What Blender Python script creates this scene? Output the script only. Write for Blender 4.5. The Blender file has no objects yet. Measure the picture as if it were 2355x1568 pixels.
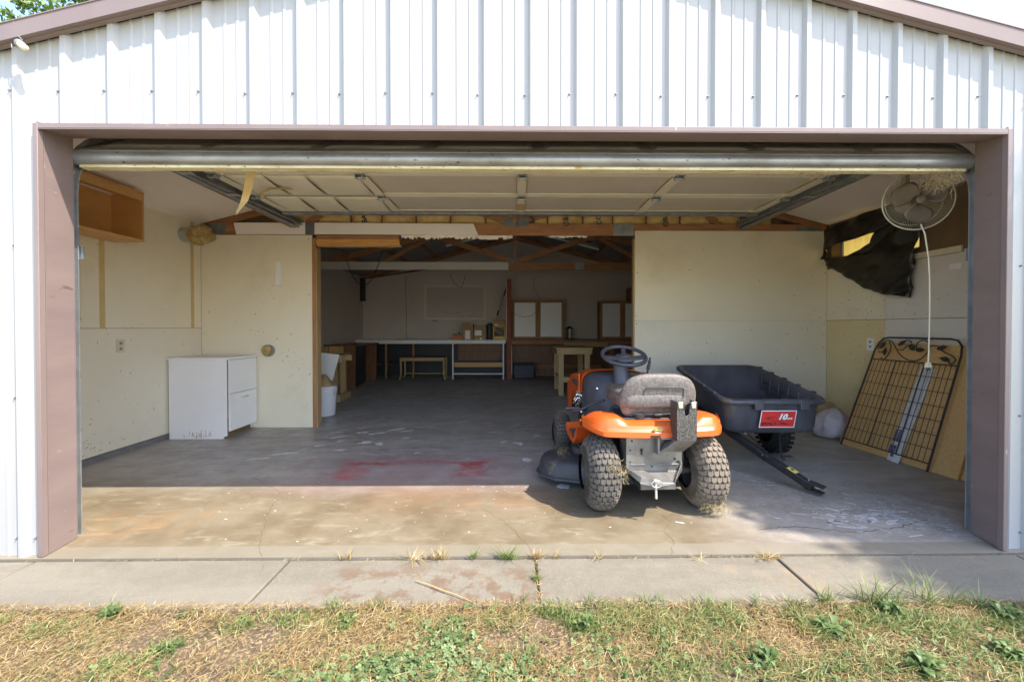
import bpy, math, random
import numpy as np
from mathutils import Vector, Matrix, Euler
R = math.radians
random.seed(7)
RNG = np.random.default_rng(11)
S = bpy.context.scene
C = S.collection

# ------------------------------------------------------------------ camera, world, sun, exposure
cam = bpy.data.cameras.new('camera')
cam_o = bpy.data.objects.new('camera', cam)
C.objects.link(cam_o)
cam_o.location = (0, 0, 1.13)
cam_o.rotation_euler = (R(90 - .64), 0, R(-.7))
cam.sensor_width = 36
cam.lens = 36 * 960 / 2354
cam.shift_x = -.0064
cam.shift_y = -.0089
cam.clip_start = .05
cam.clip_end = 500
S.camera = cam_o

SUN = Vector((1.45, -1.0, 2.3)).normalized()
world = bpy.data.worlds.new('World')
S.world = world
world.use_nodes = True
wn = world.node_tree
wn.nodes.clear()
sky = wn.nodes.new('ShaderNodeTexSky')
sky.sky_type = 'NISHITA'
sky.sun_disc = False
sky.sun_elevation = math.asin(SUN.z)
sky.sun_rotation = math.atan2(SUN.x, SUN.y)
sky.dust_density = 1.2
bg = wn.nodes.new('ShaderNodeBackground')
bg.inputs[1].default_value = .15
wo = wn.nodes.new('ShaderNodeOutputWorld')
wn.links.new(sky.outputs[0], bg.inputs[0])
wn.links.new(bg.outputs[0], wo.inputs[0])
sun = bpy.data.lights.new('sun', 'SUN')
sun.energy = 2.4
sun.angle = R(.53)
sun.color = (1, .92, .79)
sun_o = bpy.data.objects.new('sun', sun)
C.objects.link(sun_o)
sun_o.rotation_euler = (-SUN).to_track_quat('-Z', 'Y').to_euler()
sun_o.location = SUN * 30
S.view_settings.view_transform = 'Standard'
S.view_settings.look = 'None'
S.view_settings.gamma = 1
S.view_settings.use_curve_mapping = False
S.view_settings.exposure = 2.03
S.render.engine = 'CYCLES'
S.cycles.max_bounces = 14
S.cycles.diffuse_bounces = 10
S.cycles.transparent_max_bounces = 12

# ------------------------------------------------------------------ materials
def mat(name, col, col2=None, scale=4, detail=6, rough=.6, metal=0, bump=0, bscale=80, spot=None,
        spot2=None, stretch=(1, 1, 1), spec=.5, attr=None, trans=0, contrast=(.35, .65), wave=None, coat=0):
    m = bpy.data.materials.new(name)
    m.use_nodes = True
    N, L = m.node_tree.nodes, m.node_tree.links
    b = N['Principled BSDF']
    b.inputs['Roughness'].default_value = rough
    b.inputs['Metallic'].default_value = metal
    b.inputs['Specular IOR Level'].default_value = spec
    if coat: b.inputs['Coat Weight'].default_value = coat
    if trans: b.inputs['Transmission Weight'].default_value = trans
    tc = N.new('ShaderNodeTexCoord')
    mp = N.new('ShaderNodeMapping')
    mp.inputs['Scale'].default_value = stretch
    L.new(tc.outputs['Object'], mp.inputs[0])
    def noise(sc, de=6, ro=.6, dist=0):
        n = N.new('ShaderNodeTexNoise')
        n.inputs['Scale'].default_value = sc
        n.inputs['Detail'].default_value = de
        n.inputs['Roughness'].default_value = ro
        n.inputs['Distortion'].default_value = dist
        L.new(mp.outputs[0], n.inputs['Vector'])
        return n.outputs['Fac']
    def ramp(src, a, bb, c0, c1):
        r = N.new('ShaderNodeValToRGB')
        r.color_ramp.elements[0].position = a
        r.color_ramp.elements[1].position = bb
        r.color_ramp.elements[0].color = (*c0, 1)
        r.color_ramp.elements[1].color = (*c1, 1)
        L.new(src, r.inputs[0])
        return r.outputs[0]
    def mix(f, a, bb):
        x = N.new('ShaderNodeMix')
        x.data_type = 'RGBA'
        L.new(f, x.inputs[0])
        L.new(a, x.inputs[6])
        if isinstance(bb, tuple): x.inputs[7].default_value = (*bb, 1)
        else: L.new(bb, x.inputs[7])
        return x.outputs[2]
    if attr:
        a = N.new('ShaderNodeAttribute')
        a.attribute_name = attr
        r = N.new('ShaderNodeValToRGB')
        cs = [col, col2] if not isinstance(col, list) else col
        e = r.color_ramp.elements
        e[0].color = (*cs[0], 1)
        e[1].color = (*cs[-1], 1)
        for i, c in enumerate(cs[1:-1]):
            q = e.new((i + 1) / (len(cs) - 1))
            q.color = (*c, 1)
        L.new(a.outputs['Fac'], r.inputs[0])
        out = r.outputs[0]
    else:
        col2 = col2 or tuple(c * .85 for c in col)
        out = ramp(noise(scale, detail), contrast[0], contrast[1], col2, col)
    for sp in (spot, spot2):
        if sp:
            c, sc, th = sp[:3]
            w = sp[3] if len(sp) > 3 else .05
            f = ramp(noise(sc, 5, .65), th, min(1, th + w), (0, 0, 0), (1, 1, 1))
            out = mix(f, out, c)
    if wave:
        w = N.new('ShaderNodeTexWave')
        w.bands_direction = wave[0]
        w.inputs['Scale'].default_value = wave[1]
        w.inputs['Distortion'].default_value = wave[2]
        w.inputs['Detail'].default_value = 3
        L.new(mp.outputs[0], w.inputs['Vector'])
        f = ramp(w.outputs['Fac'], .3, .9, (0, 0, 0), (wave[4],) * 3)
        out = mix(f, out, wave[3])
    L.new(out, b.inputs['Base Color'])
    if bump:
        bp = N.new('ShaderNodeBump')
        bp.inputs['Strength'].default_value = bump
        bp.inputs['Distance'].default_value = .01
        L.new(noise(bscale, 4), bp.inputs['Height'])
        L.new(bp.outputs[0], b.inputs['Normal'])

    return m

M = {}
M['white_metal'] = mat('white_metal', (.385, .38, .375), (.36, .358, .358), 1.5, rough=.32, stretch=(1, 1, .3))
M['brown_trim'] = mat('brown_trim', (.215, .165, .155), (.19, .14, .135), 3, rough=.42, spot=((.42, .33, .28), 22, .68, .03), stretch=(1, 1, .35))
M['jamb_brown'] = mat('jamb_brown', (.245, .185, .175), (.20, .15, .145), 2.5, rough=.45, spot=((.15, .095, .09), 9, .66, .08), spot2=((.45, .36, .32), 34, .7, .02), stretch=(1, .6, 2.2))
M['galv'] = mat('galvanised_steel', (.52, .54, .56), (.38, .40, .42), 9, rough=.42, metal=.75)
M['screw'] = mat('grey_screw', (.26, .26, .27), (.2, .2, .21), 30, rough=.5, metal=.4)
M['retainer'] = mat('grimy_aluminium', (.36, .38, .41), (.24, .24, .25), 8, rough=.40, metal=.6, stretch=(.5, 1, 1), spot=((.07, .055, .04), 45, .63, .04), spot2=((.55, .54, .52), 60, .70, .03))
M['galv_dull'] = mat('dull_galvanised_steel', (.32, .33, .34), (.22, .23, .24), 12, rough=.55, metal=.5, spot=((.2, .13, .08), 14, .64, .06))
M['cream'] = mat('cream_wallboard', (.78, .71, .56), (.73, .66, .51), 1.3, rough=.8, spot=((.30, .24, .15), 14, .715, .03), spot2=((.62, .54, .38), 1.1, .52, .25), bump=.08, bscale=30)
M['cream_yellow'] = mat('yellowed_wallboard', (.70, .58, .33), (.64, .52, .29), 1.7, rough=.8, spot=((.2, .15, .08), 14, .73, .02))
M['cream_low'] = mat('low_light_wallboard', (.77, .705, .575), (.72, .655, .525), 1.3, rough=.8, spot=((.34, .28, .20), 13, .70, .03), spot2=((.66, .60, .50), .9, .52, .22), bump=.08, bscale=30)  # lower boards slightly greyer: fall of light down the wall put in colour
M['greyboard'] = mat('grey_white_wallboard', (.70, .65, .60), (.64, .60, .55), 2, rough=.85, spot=((.25, .2, .15), 12, .73, .02))
M['ceiling_board'] = mat('ceiling_board', (.86, .79, .73), (.82, .75, .69), 1.5, rough=.85)
M['backwall'] = mat('back_wall_paint', (.60, .53, .49), (.54, .48, .45), 1.2, rough=.85)
M['tape'] = mat('joint_tape', (.60, .46, .22), (.52, .39, .17), 8, rough=.7)
M['lumber'] = mat('orange_brown_lumber', (.40, .19, .08), (.29, .13, .055), 5, rough=.65, stretch=(1, 6, 6), spot=((.16, .07, .03), 6, .68, .05))
M['lumber_v'] = mat('orange_brown_lumber_upright', (.38, .20, .085), (.28, .135, .055), 5, rough=.65, stretch=(6, 6, 1))
M['pine'] = mat('pale_pine', (.48, .34, .17), (.40, .27, .125), 5, rough=.6, stretch=(1, 7, 7), spot=((.28, .14, .05), 5, .7, .03))
M['pine_v'] = mat('pale_pine_upright', (.47, .33, .17), (.39, .26, .125), 5, rough=.6, stretch=(7, 7, 1), spot=((.28, .14, .05), 7, .7, .03))
M['orangeboard'] = mat('fresh_orange_board', (.68, .34, .10), (.56, .26, .07), 5, rough=.55, stretch=(1, 7, 7), spot=((.3, .12, .04), 6, .7, .03))
M['plywood'] = mat('honey_plywood', (.66, .37, .13), (.58, .32, .11), 3, rough=.5, stretch=(1, 1, 4), spot=((.3, .15, .05), 20, .75, .02))
M['darkwood'] = mat('dark_brown_wood', (.22, .095, .04), (.16, .065, .03), 4, rough=.5, stretch=(4, 4, 1))
M['particle'] = mat('particle_board', (.70, .43, .18), (.60, .35, .13), 70, 3, rough=.85, spot=((.30, .18, .06), 120, .62, .05), bump=.1)
M['kraft'] = mat('kraft_paper_facing', (.66, .46, .19), (.48, .31, .11), 7, rough=.6, bump=.5, bscale=14)
M['fibre'] = mat('fibreglass_wool', (.55, .42, .18), (.30, .19, .06), 22, rough=.95, bump=1, bscale=50)
M['black_plastic'] = mat('black_polyethylene', (.010, .009, .008), (.016, .014, .012), 3, rough=.34, spec=.5, bump=.2, bscale=6)
M['black'] = mat('black_paint', (.02, .02, .022), (.03, .03, .03), 8, rough=.5)
M['iron'] = mat('black_wrought_iron', (.018, .018, .018), (.03, .027, .025), 20, rough=.6)
M['poly_cart'] = mat('grey_black_polyethylene', (.09, .09, .112), (.045, .045, .056), 4, rough=.38, spot=((.16, .13, .09), 3.2, .60, .10), bump=.08, bscale=60, stretch=(1, 1, .5))
M['orange'] = mat('orange_mower_paint', (.64, .105, .014), (.58, .095, .012), 4, rough=.36, coat=.15, spot=((.36, .12, .05), 11, .66, .1), spot2=((.40, .24, .14), 70, .66, .04))
M['seat'] = mat('worn_grey_vinyl', (.19, .165, .15), (.095, .08, .072), 60, 4, rough=.48, bump=.25, bscale=220, spot=((.27, .23, .20), 5, .58, .2))
M['greyplastic'] = mat('dark_grey_plastic', (.085, .085, .105), (.06, .06, .075), 8, rough=.45, spot=((.13, .11, .09), 8, .62, .12))
M['deck'] = mat('charcoal_deck_paint', (.06, .06, .07), (.038, .038, .046), 7, rough=.5, spot=((.16, .13, .09), 9, .6, .12))
M['rubber'] = mat('dark_tyre_rubber', (.085, .070, .057), (.028, .025, .023), 9, rough=.85, spot=((.13, .10, .075), 5, .58, .2))
M['lug'] = mat('dusty_tread_lug', (.15, .13, .11), (.085, .075, .066), 12, rough=.85, spot=((.20, .16, .12), 7, .6, .15))
M['rubber_dirty'] = mat('muddy_tyre_rubber', (.14, .11, .085), (.05, .04, .032), 9, rough=.9, spot=((.22, .17, .12), 5, .55, .2))
M['lug_dirty'] = mat('muddy_tread_lug', (.22, .175, .135), (.14, .115, .09), 12, rough=.9, spot=((.30, .235, .17), 7, .55, .15))
M['rubber_black'] = mat('black_tyre_rubber', (.018, .018, .018), (.03, .03, .03), 20, rough=.8)
M['steelplate'] = mat('grimy_steel_plate', (.26, .25, .24), (.15, .14, .13), 8, rough=.45, metal=.6, spot=((.33, .24, .17), 5, .6, .1))
M['hammered'] = mat('hammered_black_paint', (.16, .145, .13), (.035, .032, .03), 110, 2, rough=.35, metal=.4, bump=.4, bscale=150)
M['chrome'] = mat('bright_steel', (.75, .75, .74), (.6, .6, .6), 20, rough=.25, metal=1)
M['white_lam'] = mat('white_laminate', (.84, .83, .84), (.80, .79, .80), 3, rough=.45)
M['white_plastic'] = mat('white_plastic', (.74, .73, .78), (.68, .67, .72), 3, rough=.4)
M['ivory'] = mat('ivory_plastic', (.66, .60, .45), (.58, .52, .38), 12, rough=.45)
M['fan_white'] = mat('yellowed_fan_wire', (.46, .41, .31), (.38, .33, .24), 12, rough=.5)
M['fan_blade'] = mat('dusty_fan_blade', (.13, .10, .075), (.085, .065, .048), 5, rough=.5)
M['door_ext'] = mat('dirty_grey_door_skin', (.50, .48, .46), (.34, .32, .30), 5, rough=.6, stretch=(.6, 3, 3), spot=((.13, .10, .08), 24, .64, .06))
M['door_in'] = mat('pale_cream_door_back', (.82, .77, .60), (.77, .71, .55), 3, rough=.55, spot=((.35, .27, .15), 16, .72, .03))
M['door_edge'] = mat('stained_cream_door_edge', (.72, .68, .48), (.56, .48, .28), 6, rough=.7, stretch=(1, 4, 4), spot=((.12, .08, .04), 30, .61, .05), spot2=((.48, .30, .08), 5, .62, .05))
M['door_rib'] = mat('grey_beige_door_board', (.66, .59, .49), (.61, .54, .44), 3, rough=.75)
M['cardboard'] = mat('cardboard', (.42, .28, .15), (.36, .23, .12), 4, rough=.85)
M['yellow'] = mat('yellow_plastic', (.66, .46, .05), (.6, .4, .04), 5, rough=.5)
M['red_orange'] = mat('red_orange_plastic', (.62, .16, .05), (.5, .12, .04), 5, rough=.5)
M['navy'] = mat('dark_navy_plastic', (.03, .035, .06), (.02, .022, .04), 5, rough=.5)
M['label_red'] = mat('red_label', (.62, .035, .03), (.58, .03, .028), 12, rough=.4)
M['label_white'] = mat('white_label_print', (.82, .80, .82), (.78, .76, .78), 12, rough=.4)
M['label_dark'] = mat('dark_label_print', (.055, .008, .010), (.045, .007, .009), 12, rough=.4)
M['label_yellow'] = mat('yellow_label', (.78, .66, .18), (.7, .58, .14), 12, rough=.4)
M['label_violet'] = mat('violet_label', (.12, .10, .20), (.10, .085, .17), 12, rough=.4)
M['badge_green'] = mat('olive_badge', (.12, .12, .015), (.1, .1, .012), 12, rough=.4)
M['ink'] = mat('dark_print_ink', (.03, .045, .05), (.04, .05, .055), 12, rough=.6)
M['slat_white'] = mat('white_plastic_slat', (.70, .68, .68), (.60, .58, .58), 9, rough=.4)
M['sack'] = mat('woven_white_sack', (.70, .63, .66), (.46, .41, .46), 9, rough=.7, spot=((.62, .22, .16), 3.5, .60, .03), bump=.5, bscale=26)
M['duct_grey'] = mat('grey_duct_tape', (.16, .15, .17), (.13, .12, .14), 6, rough=.5)
M['straw'] = mat('dry_straw', [(.16, .11, .05), (.29, .215, .10), (.42, .33, .18), (.52, .44, .28)], attr='rnd', rough=.75)
M['deadgrass'] = mat('dead_grass', [(.07, .04, .016), (.22, .135, .045), (.36, .26, .105), (.52, .43, .24)], attr='rnd', rough=.75)
M['green'] = mat('green_grass', [(.06, .105, .025), (.12, .18, .045), (.19, .24, .07), (.34, .36, .14)], attr='rnd', rough=.6)
M['clover'] = mat('clover_leaf', [(.09, .15, .045), (.16, .235, .09), (.25, .31, .14)], attr='rnd', rough=.55)
M['weed'] = mat('weed_leaf', [(.06, .105, .03), (.11, .17, .05), (.19, .25, .09)], attr='rnd', rough=.5)
M['leaf'] = mat('tree_leaf', [(.07, .12, .02), (.12, .19, .035), (.20, .28, .06)], attr='rnd', rough=.5)
M['bark'] = mat('grey_bark', (.16, .12, .09), (.09, .07, .05), 6, rough=.9, bump=.8, bscale=20, stretch=(3, 3, .6))
M['shadow_gap_strip'] = mat('shadow_gap_grey', (.20, .195, .19), (.14, .135, .13), 9, rough=.9)  # dark grey stands in for the shadow gap along the wall foot
M['fleck'] = mat('white_paint_fleck', (.78, .76, .76), (.60, .58, .58), 30, rough=.6)
M['scuff'] = mat('dark_scuff', (.24, .19, .13), (.16, .12, .08), 30, rough=.9)
M['patch'] = mat('grey_paint_smear', (.74, .71, .72), (.55, .53, .54), 18, rough=.7)
M['crackmat'] = mat('crack_dirt', (.20, .15, .10), (.12, .09, .06), 12, rough=.95)
M['crackpale'] = mat('pale_crack_edge', (.46, .42, .37), (.38, .34, .30), 12, rough=.95)
M['soil'] = mat('brown_soil', (.155, .105, .062), (.085, .058, .036), 9, 9, rough=.95, bump=1, bscale=60, spot=((.30, .22, .11), 80, .53, .04), spot2=((.20, .10, .045), 3, .6, .1))
M['ground'] = mat('dry_lawn', (.46, .40, .25), (.32, .29, .16), 1.2, 9, rough=.95)
M['darkgap'] = mat('dark_gap', (.03, .025, .02), None, 5, rough=.95)
M['osb'] = mat('dark_stained_board', (.20, .135, .075), (.15, .10, .055), 3, rough=.8)
M['roof'] = mat('grey_metal_roof', (.30, .29, .30), (.26, .25, .26), 2, rough=.5)
M['glass_amber'] = mat('yellow_fibreglass_sheet', (.86, .72, .34), (.80, .62, .25), 4, rough=.5)
M['red_wood'] = mat('red_brown_lumber', (.30, .085, .04), (.22, .06, .03), 5, rough=.7, stretch=(1, 5, 5))
gb = M['glass_amber'].node_tree
tr = gb.nodes.new('ShaderNodeBsdfTranslucent'); tr.inputs[0].default_value = (.95, .80, .42, 1)
mx = gb.nodes.new('ShaderNodeMixShader'); mx.inputs[0].default_value = .7
gb.links.new(gb.nodes['Principled BSDF'].outputs[0], mx.inputs[1]); gb.links.new(tr.outputs[0], mx.inputs[2])
gb.links.new(mx.outputs[0], gb.nodes['Material Output'].inputs[0])
for k in ('leaf', 'green', 'clover', 'weed'):
    nt = M[k].node_tree
    t = nt.nodes.new('ShaderNodeBsdfTranslucent')
    src = nt.nodes['Principled BSDF'].inputs['Base Color'].links[0].from_socket
    nt.links.new(src, t.inputs[0])
    x = nt.nodes.new('ShaderNodeMixShader'); x.inputs[0].default_value = .3
    nt.links.new(nt.nodes['Principled BSDF'].outputs[0], x.inputs[1]); nt.links.new(t.outputs[0], x.inputs[2])
    nt.links.new(x.outputs[0], nt.nodes['Material Output'].inputs[0])

# ------------------------------------------------------------------ floor materials (world coordinates, masks made of maths nodes)
def floor_mat(name, base, base2, kind):
    m = bpy.data.materials.new(name)
    m.use_nodes = True
    N, L = m.node_tree.nodes, m.node_tree.links
    b = N['Principled BSDF']
    tc = N.new('ShaderNodeTexCoord')
    P = tc.outputs['Object']
    sep = N.new('ShaderNodeSeparateXYZ')
    L.new(P, sep.inputs[0])
    def noise(sc, de=8, ro=.62, vec=None, dist=0):
        n = N.new('ShaderNodeTexNoise')
        n.inputs['Scale'].default_value = sc; n.inputs['Detail'].default_value = de
        n.inputs['Roughness'].default_value = ro; n.inputs['Distortion'].default_value = dist
        L.new(vec or P, n.inputs['Vector'])
        return n.outputs['Fac']
    def math_(op, a, bb=0, clamp=False):
        x = N.new('ShaderNodeMath'); x.operation = op; x.use_clamp = clamp
        for i, v in enumerate((a, bb)):
            if isinstance(v, (int, float)): x.inputs[i].default_value = v
            else: L.new(v, x.inputs[i])
        return x.outputs[0]
    def mr(v, a, bb, c=0, d=1, smooth=True):
        x = N.new('ShaderNodeMapRange')
        x.interpolation_type = 'SMOOTHSTEP' if smooth else 'LINEAR'
        L.new(v, x.inputs[0])
        for i, q in enumerate((a, bb, c, d)): x.inputs[i + 1].default_value = q
        return x.outputs[0]
    def mix(f, a, c):
        x = N.new('ShaderNodeMix'); x.data_type = 'RGBA'
        L.new(f, x.inputs[0])
        if isinstance(a, tuple): x.inputs[6].default_value = (*a, 1)
        else: L.new(a, x.inputs[6])
        if isinstance(c, tuple): x.inputs[7].default_value = (*c, 1)
        else: L.new(c, x.inputs[7])
        return x.outputs[2]
    X, Y = sep.outputs[0], sep.outputs[1]
    mps = N.new('ShaderNodeMapping'); mps.inputs['Scale'].default_value = (.7, 2.4, 1); mps.inputs['Rotation'].default_value = (0, 0, R(14)); L.new(P, mps.inputs[0]); strk = mps.outputs[0]
    wob = math_('MULTIPLY', math_('SUBTRACT', noise(5, 5), .5), .16)
    Xw, Yw = math_('ADD', X, wob), math_('ADD', Y, wob)
    def box(cx, cy, hx, hy, soft, strength=1):
        dx = math_('SUBTRACT', math_('ABSOLUTE', math_('SUBTRACT', Xw, cx)), hx)
        dy = math_('SUBTRACT', math_('ABSOLUTE', math_('SUBTRACT', Yw, cy)), hy)
        return mr(math_('MAXIMUM', dx, dy), soft, -soft * .3, 0, strength)
    col = mix(mr(noise(1.6, 9, .68, strk, .8), .38, .62), base2, base)
    col = mix(mr(noise(6, 9, .74, strk, 1), .5, .66, 0, .45), col, tuple(c * .74 for c in base))
    col = mix(mr(noise(14, 8, .7), .42, .75, 0, .4), col, tuple(c * 1.22 for c in base))
    col = mix(mr(noise(60, 4), .5, .8, 0, .22), col, tuple(c * .6 for c in base))
    if kind == 'garage':
        col = mix(mr(Yw, 4.4, 5.2, 0, .8), col, mix(mr(noise(1.8, 8), .35, .65), (.36, .345, .32), (.48, .46, .44)))  # back-room slab lightened in colour to make up for the dim light there
        # painted / sealed grey inside, tan towards the mouth, toned down where the sun falls
        mouth = mr(math_('ADD', Yw, math_('MULTIPLY', noise(1.3, 6), .5)), 3.55, 3.0)
        mouth = math_('MULTIPLY', mouth, mr(Xw, 1.6, .9, .25, 1))
        col = mix(mouth, col, mix(mr(noise(2.2, 8), .38, .62), (.215, .178, .122), (.158, .122, .077)))
        col = mix(math_('MULTIPLY', mr(noise(4.5, 9, .72, strk, 1.2), .52, .66), math_('MULTIPLY', mouth, .75)), col, (.285, .25, .19))
        # rust by the left jamb
        col = mix(math_('MULTIPLY', box(-2.15, 2.42, .22, .08, .2, .6), mr(noise(6, 6), .4, .6)), col, (.27, .17, .085))
        col = mix(math_('MULTIPLY', box(-.35, 2.75, .5, .10, .25, .5), mr(noise(4, 6), .35, .6)), col, (.25, .145, .08))
        # dull red overspray left round the things that were painted here
        halo = box(-.78, 3.36, .66, .22, .5, .6)
        col = mix(math_('MULTIPLY', halo, mr(noise(3, 6), .25, .7, .5, 1)), col, (.30, .165, .18))
        for a in ((-.80, 3.50, .58, .012, .09, .6), (-1.18, 3.46, .12, .03, .08, .75), (-1.27, 3.22, .06, .08, .11, .85), (-.34, 3.36, .07, .16, .09, .9)):
            col = mix(math_('MULTIPLY', box(*a), mr(noise(9, 8, .7, strk), .36, .62, .12, 1)), col, (.44, .03, .04))
        for a in ((-1.16, 3.40, .09, .025, .012, 1), (-.42, 3.58, .035, .06, .012, 1)):
            col = mix(box(*a), col, (.30, .285, .27))
        # whitish wash at the right
        col = mix(math_('MULTIPLY', box(2.15, 2.5, .55, .22, .35, .42), mr(noise(7, 9, .75, dist=1.5), .47, .62)), col, (.50, .48, .465))
        col = mix(math_('MULTIPLY', box(1.2, 3.75, 1.6, .45, .4, .55), mr(noise(3, 9, .7), .5, .62)), col, (.42, .41, .41))
        col = mix(math_('MULTIPLY', box(-.6, 4.6, 2.4, .9, .7, .5), mr(noise(2.6, 10, .76, strk, 1.5), .5, .60)), col, (.50, .48, .46))
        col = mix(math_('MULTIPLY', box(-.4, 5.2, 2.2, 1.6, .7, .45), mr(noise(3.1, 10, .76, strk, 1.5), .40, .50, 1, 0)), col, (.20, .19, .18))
        # brushed front lip of the slab
        col = mix(math_('MULTIPLY', mr(Y, 2.17, 2.155), mr(noise(3, 6), .2, .8, .6, .95)), col, (.225, .200, .155))
        b.inputs['Roughness'].default_value = .5
        rg = mr(noise(6, 6), .35, .7, .34, .62)
        L.new(rg, b.inputs['Roughness'])
        bs = .12
    else:
        col = mix(mr(noise(170, 4, .8), .48, .66, 0, .6), col, (.17, .15, .13))
        col = mix(mr(noise(120, 4, .8), .52, .70, 0, .5), col, (.34, .32, .285))
        col = mix(math_('MULTIPLY', box(-.35, 1.78, .42, .14, .15, .85), mr(noise(9, 8, .7), .46, .58)), col, (.15, .095, .06))
        col = mix(math_('MULTIPLY', mr(noise(2.5, 7), .56, .7), .5), col, (.30, .215, .12))
        b.inputs['Roughness'].default_value = .85
        bs = .5
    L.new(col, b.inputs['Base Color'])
    bp = N.new('ShaderNodeBump')
    bp.inputs['Strength'].default_value = bs; bp.inputs['Distance'].default_value = .004
    L.new(noise(120 if kind == 'garage' else 220, 5), bp.inputs['Height'])
    L.new(bp.outputs[0], b.inputs['Normal'])
    return m
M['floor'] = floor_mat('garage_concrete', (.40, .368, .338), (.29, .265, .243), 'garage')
M['walk'] = floor_mat('walkway_concrete', (.205, .182, .142), (.165, .145, .110), 'walk')

# ------------------------------------------------------------------ builders
W = {}
def world_of(o): return W.get(o.name, Matrix.Identity(4))
class MB:
    def __init__(s): s.v, s.f = [], []
    def add(s, vs, fs):
        n = len(s.v); s.v += [tuple(p) for p in vs]; s.f += [tuple(i + n for i in f) for f in fs]; return s
    def box(s, lo, hi, mtx=None):
        x0, y0, z0 = lo; x1, y1, z1 = hi
        vs = [Vector(p) for p in ((x0, y0, z0), (x1, y0, z0), (x1, y1, z0), (x0, y1, z0), (x0, y0, z1), (x1, y0, z1), (x1, y1, z1), (x0, y1, z1))]
        if mtx: vs = [mtx @ p for p in vs]
        return s.add(vs, ((0, 3, 2, 1), (4, 5, 6, 7), (0, 1, 5, 4), (1, 2, 6, 5), (2, 3, 7, 6), (3, 0, 4, 7)))
    def bar(s, p0, p1, w, h, up=(0, 0, 1)):
        """rectangular bar from p0 to p1, w sideways, h along up"""
        p0, p1 = Vector(p0), Vector(p1)
        d = (p1 - p0).normalized(); u = Vector(up); sd = d.cross(u)
        if sd.length < 1e-4: sd = d.cross(Vector((0, 1, 0)))
        sd.normalize(); u = sd.cross(d).normalized()
        vs = [p + sd * (a * w / 2) + u * (b * h / 2) for p in (p0, p1) for a, b in ((-1, -1), (1, -1), (1, 1), (-1, 1))]
        return s.add(vs, ((3, 2, 1, 0), (4, 5, 6, 7), (0, 1, 5, 4), (1, 2, 6, 5), (2, 3, 7, 6), (3, 0, 4, 7)))
    def tube(s, pts, r, n=8, closed=False):
        pts = [Vector(p) for p in pts]; k = len(pts)
        rs = r if isinstance(r, (list, tuple)) else [r] * k
        vs, prev = [], None
        for i, p in enumerate(pts):
            if closed: d = pts[(i + 1) % k] - pts[i - 1]
            else: d = pts[min(i + 1, k - 1)] - pts[max(i - 1, 0)]
            d = d.normalized() if d.length > 1e-9 else Vector((0, 0, 1))
            if prev is None:
                a = d.orthogonal().normalized()
            else:
                a = prev - d * prev.dot(d)
                a = a.normalized() if a.length > 1e-6 else d.orthogonal().normalized()
            prev = a; b = d.cross(a)
            for j in range(n):
                t = 2 * math.pi * j / n
                vs.append(p + (a * math.cos(t) + b * math.sin(t)) * rs[i])
        fs = []
        for i in range(k if closed else k - 1):
            for j in range(n):
                a0, a1 = i * n + j, i * n + (j + 1) % n
                b0, b1 = ((i + 1) % k) * n + j, ((i + 1) % k) * n + (j + 1) % n
                fs.append((a0, a1, b1, b0))
        if not closed:
            fs.append(tuple(range(n))[::-1]); fs.append(tuple((k - 1) * n + j for j in range(n)))
        return s.add(vs, fs)
    def lathe(s, prof, n=24, mtx=None, cap=True):
        """prof: (radius, height) along local z"""
        vs = [Vector((r * math.cos(2 * math.pi * j / n), r * math.sin(2 * math.pi * j / n), z)) for r, z in prof for j in range(n)]
        fs = [(i * n + j, i * n + (j + 1) % n, (i + 1) * n + (j + 1) % n, (i + 1) * n + j) for i in range(len(prof) - 1) for j in range(n)]
        if cap: fs += [tuple(range(n))[::-1], tuple((len(prof) - 1) * n + j for j in range(n))]
        if mtx: vs = [mtx @ p for p in vs]
        return s.add(vs, fs)
    def loft(s, loops, cap=(True, True), closed=True):
        n = len(loops[0]); vs = [p for l in loops for p in l]; fs = []
        for i in range(len(loops) - 1):
            for j in range(n if closed else n - 1):
                fs.append((i * n + j, i * n + (j + 1) % n, (i + 1) * n + (j + 1) % n, (i + 1) * n + j))
        if cap[0]: fs.append(tuple(range(n))[::-1])
        if cap[1]: fs.append(tuple((len(loops) - 1) * n + j for j in range(n)))
        return s.add(vs, fs)
    def prism(s, poly, vec):
        poly = [Vector(p) for p in poly]; vec = Vector(vec); n = len(poly)
        fs = [tuple(range(n))[::-1], tuple(range(n, 2 * n))] + [(i, (i + 1) % n, n + (i + 1) % n, n + i) for i in range(n)]
        return s.add(poly + [p + vec for p in poly], fs)
    def rbox(s, c, size, e=4, nu=24, nv=16, mtx=None):
        """rounded box: superellipsoid"""
        vs = []
        sg = lambda x, p: math.copysign(abs(x) ** p, x)
        for i in range(nv + 1):
            ph = -math.pi / 2 + math.pi * i / nv
            for j in range(nu):
                th = 2 * math.pi * j / nu
                p = Vector((size[0] / 2 * sg(math.cos(ph), 2 / e) * sg(math.cos(th), 2 / e), size[1] / 2 * sg(math.cos(ph), 2 / e) * sg(math.sin(th), 2 / e), size[2] / 2 * sg(math.sin(ph), 2 / e)))
                p = Vector(c) + p
                vs.append(mtx @ p if mtx else p)
        fs = [(i * nu + j, i * nu + (j + 1) % nu, (i + 1) * nu + (j + 1) % nu, (i + 1) * nu + j) for i in range(nv) for j in range(nu)]
        return s.add(vs, fs)
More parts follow.
